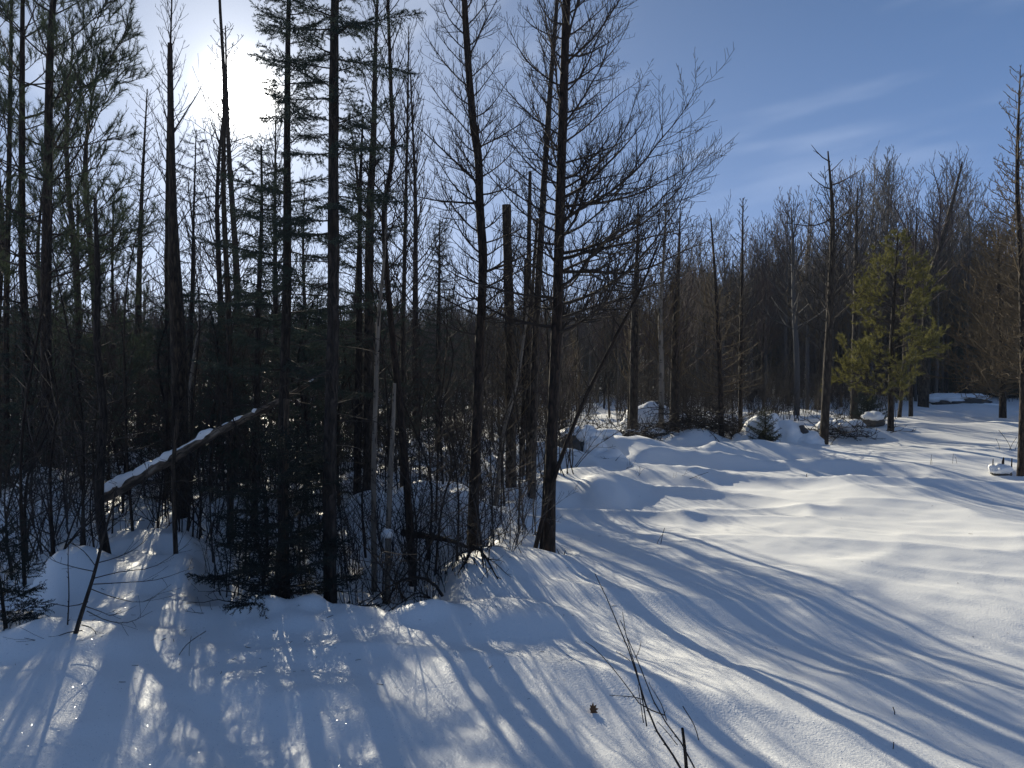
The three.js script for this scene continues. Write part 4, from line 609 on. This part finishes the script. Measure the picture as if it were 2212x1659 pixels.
{ // shaded wood on the left
  const rng = rngOf(404), sp = [], la = [], br = [];
  for (const [px, d, h] of [[30, 17, 4.6], [150, 15, 3.4], [300, 21, 5.2], [345, 15.5, 2.6], [470, 19, 5.0], [530, 14.5, 4.0], [640, 16, 5.0], [690, 22, 6.5], [740, 17, 4.2], [820, 23, 5.2], [580, 25, 7], [420, 27, 6.5], [230, 26, 6.0], [90, 24, 5.5], [880, 27, 5.5], [1000, 30, 5.0], [-60, 19, 5.0], [-10, 12, 3.0], [60, 11.2, 2.2], [200, 13.5, 3.6], [120, 20, 5.6], [380, 18, 4.4], [440, 14, 3.0], [660, 13, 3.4], [700, 18, 5.4], [560, 20, 5.8], [780, 20, 5], [500, 23, 6.2], [20, 22, 6], [70, 13, 3.6], [170, 11.6, 2.8], [270, 12.4, 3.2], [350, 13, 4.0], [455, 11.8, 3.4], [505, 13, 4.2], [655, 11.5, 3.6], [735, 12.6, 3.8], [125, 17, 5], [860, 16, 3.6], [930, 14.5, 2.6]]) sp.push([px2x(px, d), d, h * (d > 13 ? 0.8 : 0.95), sp.length]);
  grove('spruce_tree', (px, d) => `shaded dark spruce ${depthL(d)}, ${zoneL(px)}`, 'tree', (px, d) => `spruces ${depthL(d)} ${zoneL(px)}`, [P('spruce', 501, 5), P('spruce', 502, 5.5), P('spruce', 503, 3.2)], sp, [M.spruceBark, [M.twig], M.spruceNeedle]);
  for (let k = 0; k < 96; k++) { const d = 13 + rng() * 24, px = -40 + 1640 * (k + rng()) / 96; if (px > 1260 && d < 23) continue; la.push([px2x(px, d), d, (2.4 + (790 - mix(600, 735, rng())) / FOC * d) * 1.0, k]); }
  grove('bare_tree', (px, d) => px > 1250 ? `thin leafless understorey tree ${zoneR(px)}` : `thin low leafless tree ${depthL(d)}, ${zoneL(px)}`, 'tree', (px, d) => px > 1250 ? `thin bare trees ${zoneR(px)}` : `thin bare trees ${depthL(d)} ${zoneL(px)}`, [P('larch', 511, 6), P('slim', 512, 7), P('larch', 513, 5), P('slim', 514, 6)], la, [M.greyBark, [M.twigOlive, M.twig, M.twigPurple]]);
  for (let k = 0; k < 13; k++) { const d = 17 + rng() * 14, px = -30 + 960 * (k + rng()) / 13; br.push([px2x(px, d), d, 2.4 + (790 - mix(60, 420, rng())) / FOC * d, k]); }
  grove('bare_tree', (px, d) => `tall slender leafless tree against the sky, rising ${depthL(d)}, ${zoneL(px)}`, 'tree', (px, d) => `tall bare trees ${zoneL(px)}`, [P('slim', 521, 9), P('larch', 522, 9), P('slim', 523, 10)], br, [M.larchBark, [M.twig]]);
}
{ // treeline on the right
  const rng = rngOf(808), a = [], b = [], top = (px) => px < 1500 ? mix(640, 520, Math.max(0, (px - 1150) / 350)) : px < 1850 ? mix(520, 470, (px - 1500) / 350) : px < 2060 ? 410 : 450;
  for (let k = 0; k < 100; k++) { const px = 1130 + 1150 * (k + rng()) / 100, d = 34 + 30 * rng() + (px > 1900 ? 12 : 0), h = 2.4 + (790 - top(px) - (rng() < 0.6 ? 70 + 90 * rng() : 10 + 40 * rng())) / FOC * d; a.push([px2x(px, d), d, Math.max(5, h), k]); }
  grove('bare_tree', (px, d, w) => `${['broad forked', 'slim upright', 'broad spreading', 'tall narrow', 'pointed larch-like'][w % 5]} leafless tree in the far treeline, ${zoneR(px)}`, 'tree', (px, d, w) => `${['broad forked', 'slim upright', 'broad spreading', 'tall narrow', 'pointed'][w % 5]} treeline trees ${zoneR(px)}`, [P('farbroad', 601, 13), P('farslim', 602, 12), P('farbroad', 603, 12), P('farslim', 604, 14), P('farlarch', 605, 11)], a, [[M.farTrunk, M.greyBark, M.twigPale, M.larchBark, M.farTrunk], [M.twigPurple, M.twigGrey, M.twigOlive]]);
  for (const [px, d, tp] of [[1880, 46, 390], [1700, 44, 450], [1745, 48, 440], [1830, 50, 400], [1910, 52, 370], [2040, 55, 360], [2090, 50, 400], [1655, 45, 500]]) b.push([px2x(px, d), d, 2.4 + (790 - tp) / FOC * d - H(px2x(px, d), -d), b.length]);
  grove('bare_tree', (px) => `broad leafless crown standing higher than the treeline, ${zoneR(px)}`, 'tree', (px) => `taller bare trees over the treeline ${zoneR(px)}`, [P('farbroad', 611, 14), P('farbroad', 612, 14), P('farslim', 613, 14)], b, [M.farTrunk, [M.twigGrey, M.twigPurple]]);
}
function scatter(name, label, geos, mat, list, kind = 'stuff') {   // masses that nobody could count
  for (let k = 0; k < geos.length; k++) {
    const mine = list.filter((_, i) => i % geos.length === k), m = new THREE.InstancedMesh(geos[k], mat, mine.length), q = new THREE.Object3D();
    mine.forEach(([x, d, s, r], i) => { q.position.copy(place(x, d)); q.rotation.y = r; q.scale.setScalar(s); q.updateMatrix(); m.setMatrixAt(i, q.matrix); });
    m.name = numbered(name); m.castShadow = m.receiveShadow = true; scene.add(m); tag(m, label[k % label.length], null, null, kind);
  }
}
{ // brush, thin stems
  const rng = rngOf(77), geo = [];
  for (let v = 0; v < 7; v++) { const m = new MB(), n = 4 + Math.floor(rng() * 6); for (let k = 0; k < n; k++) { const az = rng() * 6.28, t = 0.05 + rng() * rng() * 1.1; bare(m, rng, V((rng() - 0.5) * 0.35, -0.1, (rng() - 0.5) * 0.35), V(Math.cos(az) * t, 1, Math.sin(az) * t).normalize(), 0.5 + rng() * 1.7, 0.0105, { ...BARE, seg: 0.16, up: -0.1, kup: 0.2, jit: 0.3, den: 5, lv: 2, kid: 0.36, rmin: 0.0026, from: 0.25, spread: 0.75 }); } geo.push(m.geometry()); }
  const spots = []; const near = [];
  for (let k = 0; k < 130; k++) { const px = -20 + 1180 * (k + rng()) / 130, d = 8.1 + rng() * rng() * 8; if ((px > 225 && px < 440 && d < 9.5) || (px > 1150 && d < 11)) continue; near.push([px2x(px, d), d, 0.4 + rng() * rng() * 1.1, rng() * 6.28, Math.floor(rng() * 7)]); }
  const made = [];
  for (const [x, d, s, r, v] of near) { const lab = `${['spreading', 'upright', 'leaning', 'sparse', 'twiggy', 'low', 'tangled'][v]} leafless brush in the snow ${depthL(d)}, ${zoneL(pxOf(x, d))}`, gp = `${['spreading', 'upright', 'leaning', 'sparse', 'twiggy', 'low', 'tangled'][v]} brush ${depthL(d)} ${zoneL(pxOf(x, d))}`; let o = made[v]; if (!o) { o = made[v] = thing('brush', place(x, d), lab, 'shrub', gp); part('stems', geo[v], M.twig, o, 'stuff'); } else o = copyOf(o, place(x, d), 0, 1, lab, 'shrub', gp); o.rotation.y = r; o.scale.setScalar(s); o.children[0].material = [M.twig, M.twig, M.twigGrey, M.twigBrown][Math.floor(hash2(near.length, Math.round(x * 1000), 3) * 4)]; }
  const sg = []; for (let v = 0; v < 5; v++) { const hh = 2.0 + rng() * 2.4, pts = [V(0, -0.3, 0), V((rng() - 0.5) * 0.2, hh * 0.35, (rng() - 0.5) * 0.2), V((rng() - 0.5) * 0.7, hh * 0.7, (rng() - 0.5) * 0.4), V((rng() - 0.5) * 1.3, hh, (rng() - 0.5) * 0.6)], path = new Path(pts, [0.017, 0.012, 0.008, 0.003]); sg.push([path.trunk(6, 0.1, 0.05).geometry(), join(bareCrown(path, 900 + v, { n: 22, c0: 0.15, c1: 0.98, tilt: up(1.2, 0.6), len: up(0.65, 0.35), den: 6, lv: 1, up: 0.3, rmin: 0.002, jit: 0.3 })).geometry()]); }
  const sm = []; for (let k = 0; k < 96; k++) { const px = -10 + 1150 * (k + rng()) / 96, d = 8.3 + rng() * 5.5, v = k % 5, lab = `slim leafless sapling in the brush ${depthL(d)}, ${zoneL(px)}`, gp = `slim saplings ${depthL(d)} ${zoneL(px)}`; if (px > 240 && px < 420 && d < 9.4) continue; let o = sm[v]; const B = stand(px, d); if (!o) { o = sm[v] = thing('sapling', B, lab, 'sapling', gp); part('stem', sg[v][0], M.greyBark, o); part('twigs', sg[v][1], M.twig, o, 'stuff'); } else o = copyOf(o, B, 0, 1, lab, 'sapling', gp); o.rotation.y = rng() * 6.28; o.scale.setScalar(0.7 + rng() * 0.7); o.children[0].material = [M.greyBark, M.larchBark, M.spruceBark][k % 3]; }
  for (let k = 0; k < 620; k++) { const d = 14 + rng() * 22, px = -60 + 1290 * rng(); spots.push([px2x(px, d), d, 0.6 + rng() * 0.8, rng() * 6.28]); }
  for (let k = 0; k < 420; k++) { const d = 24 + rng() * 30, px = 1180 + 1080 * rng(), x = px2x(px, d); if (px > 1940 && d < 46) continue; if (d < 27 && px > 1640) continue; spots.push([x, d, 0.8 + rng() * 0.8, rng() * 6.28]); }
  scatter('undergrowth', ['mass of thin leafless undergrowth through the wood'], geo, M.twig, spots);
}
{ // bits of bark and twig on the snow near the trees, and frost crystals that glint
  const rng = rngOf(55), bit = new MB(); bit.stick(V(-0.02, 0, 0), V(0.02, 0.002, 0.003), 0.0022, 0.0014);
  const list = []; for (let k = 0; k < 420; k++) { const d = 5 + rng() * 9, px = rng() < 0.75 ? 1300 * rng() : 2200 * rng(); list.push([px2x(px, d), d]); }
  const m = new THREE.InstancedMesh(bit.geometry(), M.twigBrown, list.length), q = new THREE.Object3D();
  list.forEach(([x, d], i) => { q.position.set(x, H(x, -d) + 0.002, -d); q.rotation.set(0, rng() * 6.28, (rng() - 0.5) * 0.3); q.scale.setScalar(0.3 + rng() * rng() * 1.6); q.updateMatrix(); m.setMatrixAt(i, q.matrix); });
  m.name = numbered('twig_litter'); scene.add(m); tag(m, 'fine scattered bits of bark and twig on the snow', null, null, 'stuff');
  const cr = new THREE.CircleGeometry(0.0034, 6), ice = new THREE.MeshPhysicalMaterial({ color: 0xf4f6fa, metalness: 0.12, roughness: 0.16, ior: 2.0, side: THREE.DoubleSide }), N = 12000, g = new THREE.InstancedMesh(cr, ice, N); TRI += 6;
  for (let i = 0; i < N; i++) { const d = 3.9 + 6.5 * Math.pow(rng(), 1.3), x = px2x(-40 + 2300 * rng(), d); q.position.set(x, H(x, -d) + 0.003, -d); q.rotation.set(-Math.PI / 2 + (rng() - 0.5) * 0.5, (rng() - 0.5) * 0.5, rng() * 6); q.scale.setScalar(0.5 + rng()); q.updateMatrix(); g.setMatrixAt(i, q.matrix); }
  g.name = numbered('frost_crystals'); scene.add(g); tag(g, 'tiny frost crystals glinting on the near snow', null, null, 'stuff');
}
{ // the far wood
  const rng = rngOf(99), spots = [];
  const geos = [['farbroad', 701, 12], ['farslim', 702, 12], ['farlarch', 703, 11]].map(([k, s, h]) => { const g = proto(k, s, h); g.forEach((q) => q.deleteAttribute('uv')); return mergeGeometries(g); });
  for (let k = 0; k < 5200; k++) { const a = k < 4200 ? (rng() * 110 - 55) * Math.PI / 180 : (55 + rng() * 250) * Math.PI / 180, r = 54 + Math.pow(rng(), 1.5) * 170, x = Math.sin(a) * r, d = Math.cos(a) * r; if (k < 4200 && d < 50) continue; const px = 1106 + x / d * FOC; spots.push([x, d, (px > 1450 ? 0.66 : 0.40) + rng() * 0.30, rng() * 6.28]); }
  const con = []; for (let k = 0; k < 420; k++) { const px = k < 200 ? 1900 + 420 * rng() : -100 + 2300 * rng(), d = 50 + rng() * 60; con.push([px2x(px, d), d, (px > 1850 ? 1 : 0.7) * (0.8 + 0.6 * rng()), rng() * 6.28]); }
  const cg = proto('farspruce', 711, 8); cg.forEach((q) => q.deleteAttribute('uv'));
  scatter('far_conifers', ['dark conifers among the far bare wood, reading as one mass'], [mergeGeometries(cg)], M.spruceNeedle, con);
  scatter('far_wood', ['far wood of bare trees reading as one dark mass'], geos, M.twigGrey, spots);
}
console.log('triangles', Math.round(TRI));

const renderer = new THREE.WebGLRenderer({ antialias: true });
renderer.setSize(1024, 768); renderer.outputColorSpace = THREE.SRGBColorSpace;
renderer.toneMapping = THREE.LinearToneMapping; renderer.toneMappingExposure = EXPOSURE;
renderer.shadowMap.enabled = true; renderer.shadowMap.type = THREE.PCFSoftShadowMap;
renderer.render(scene, camera);
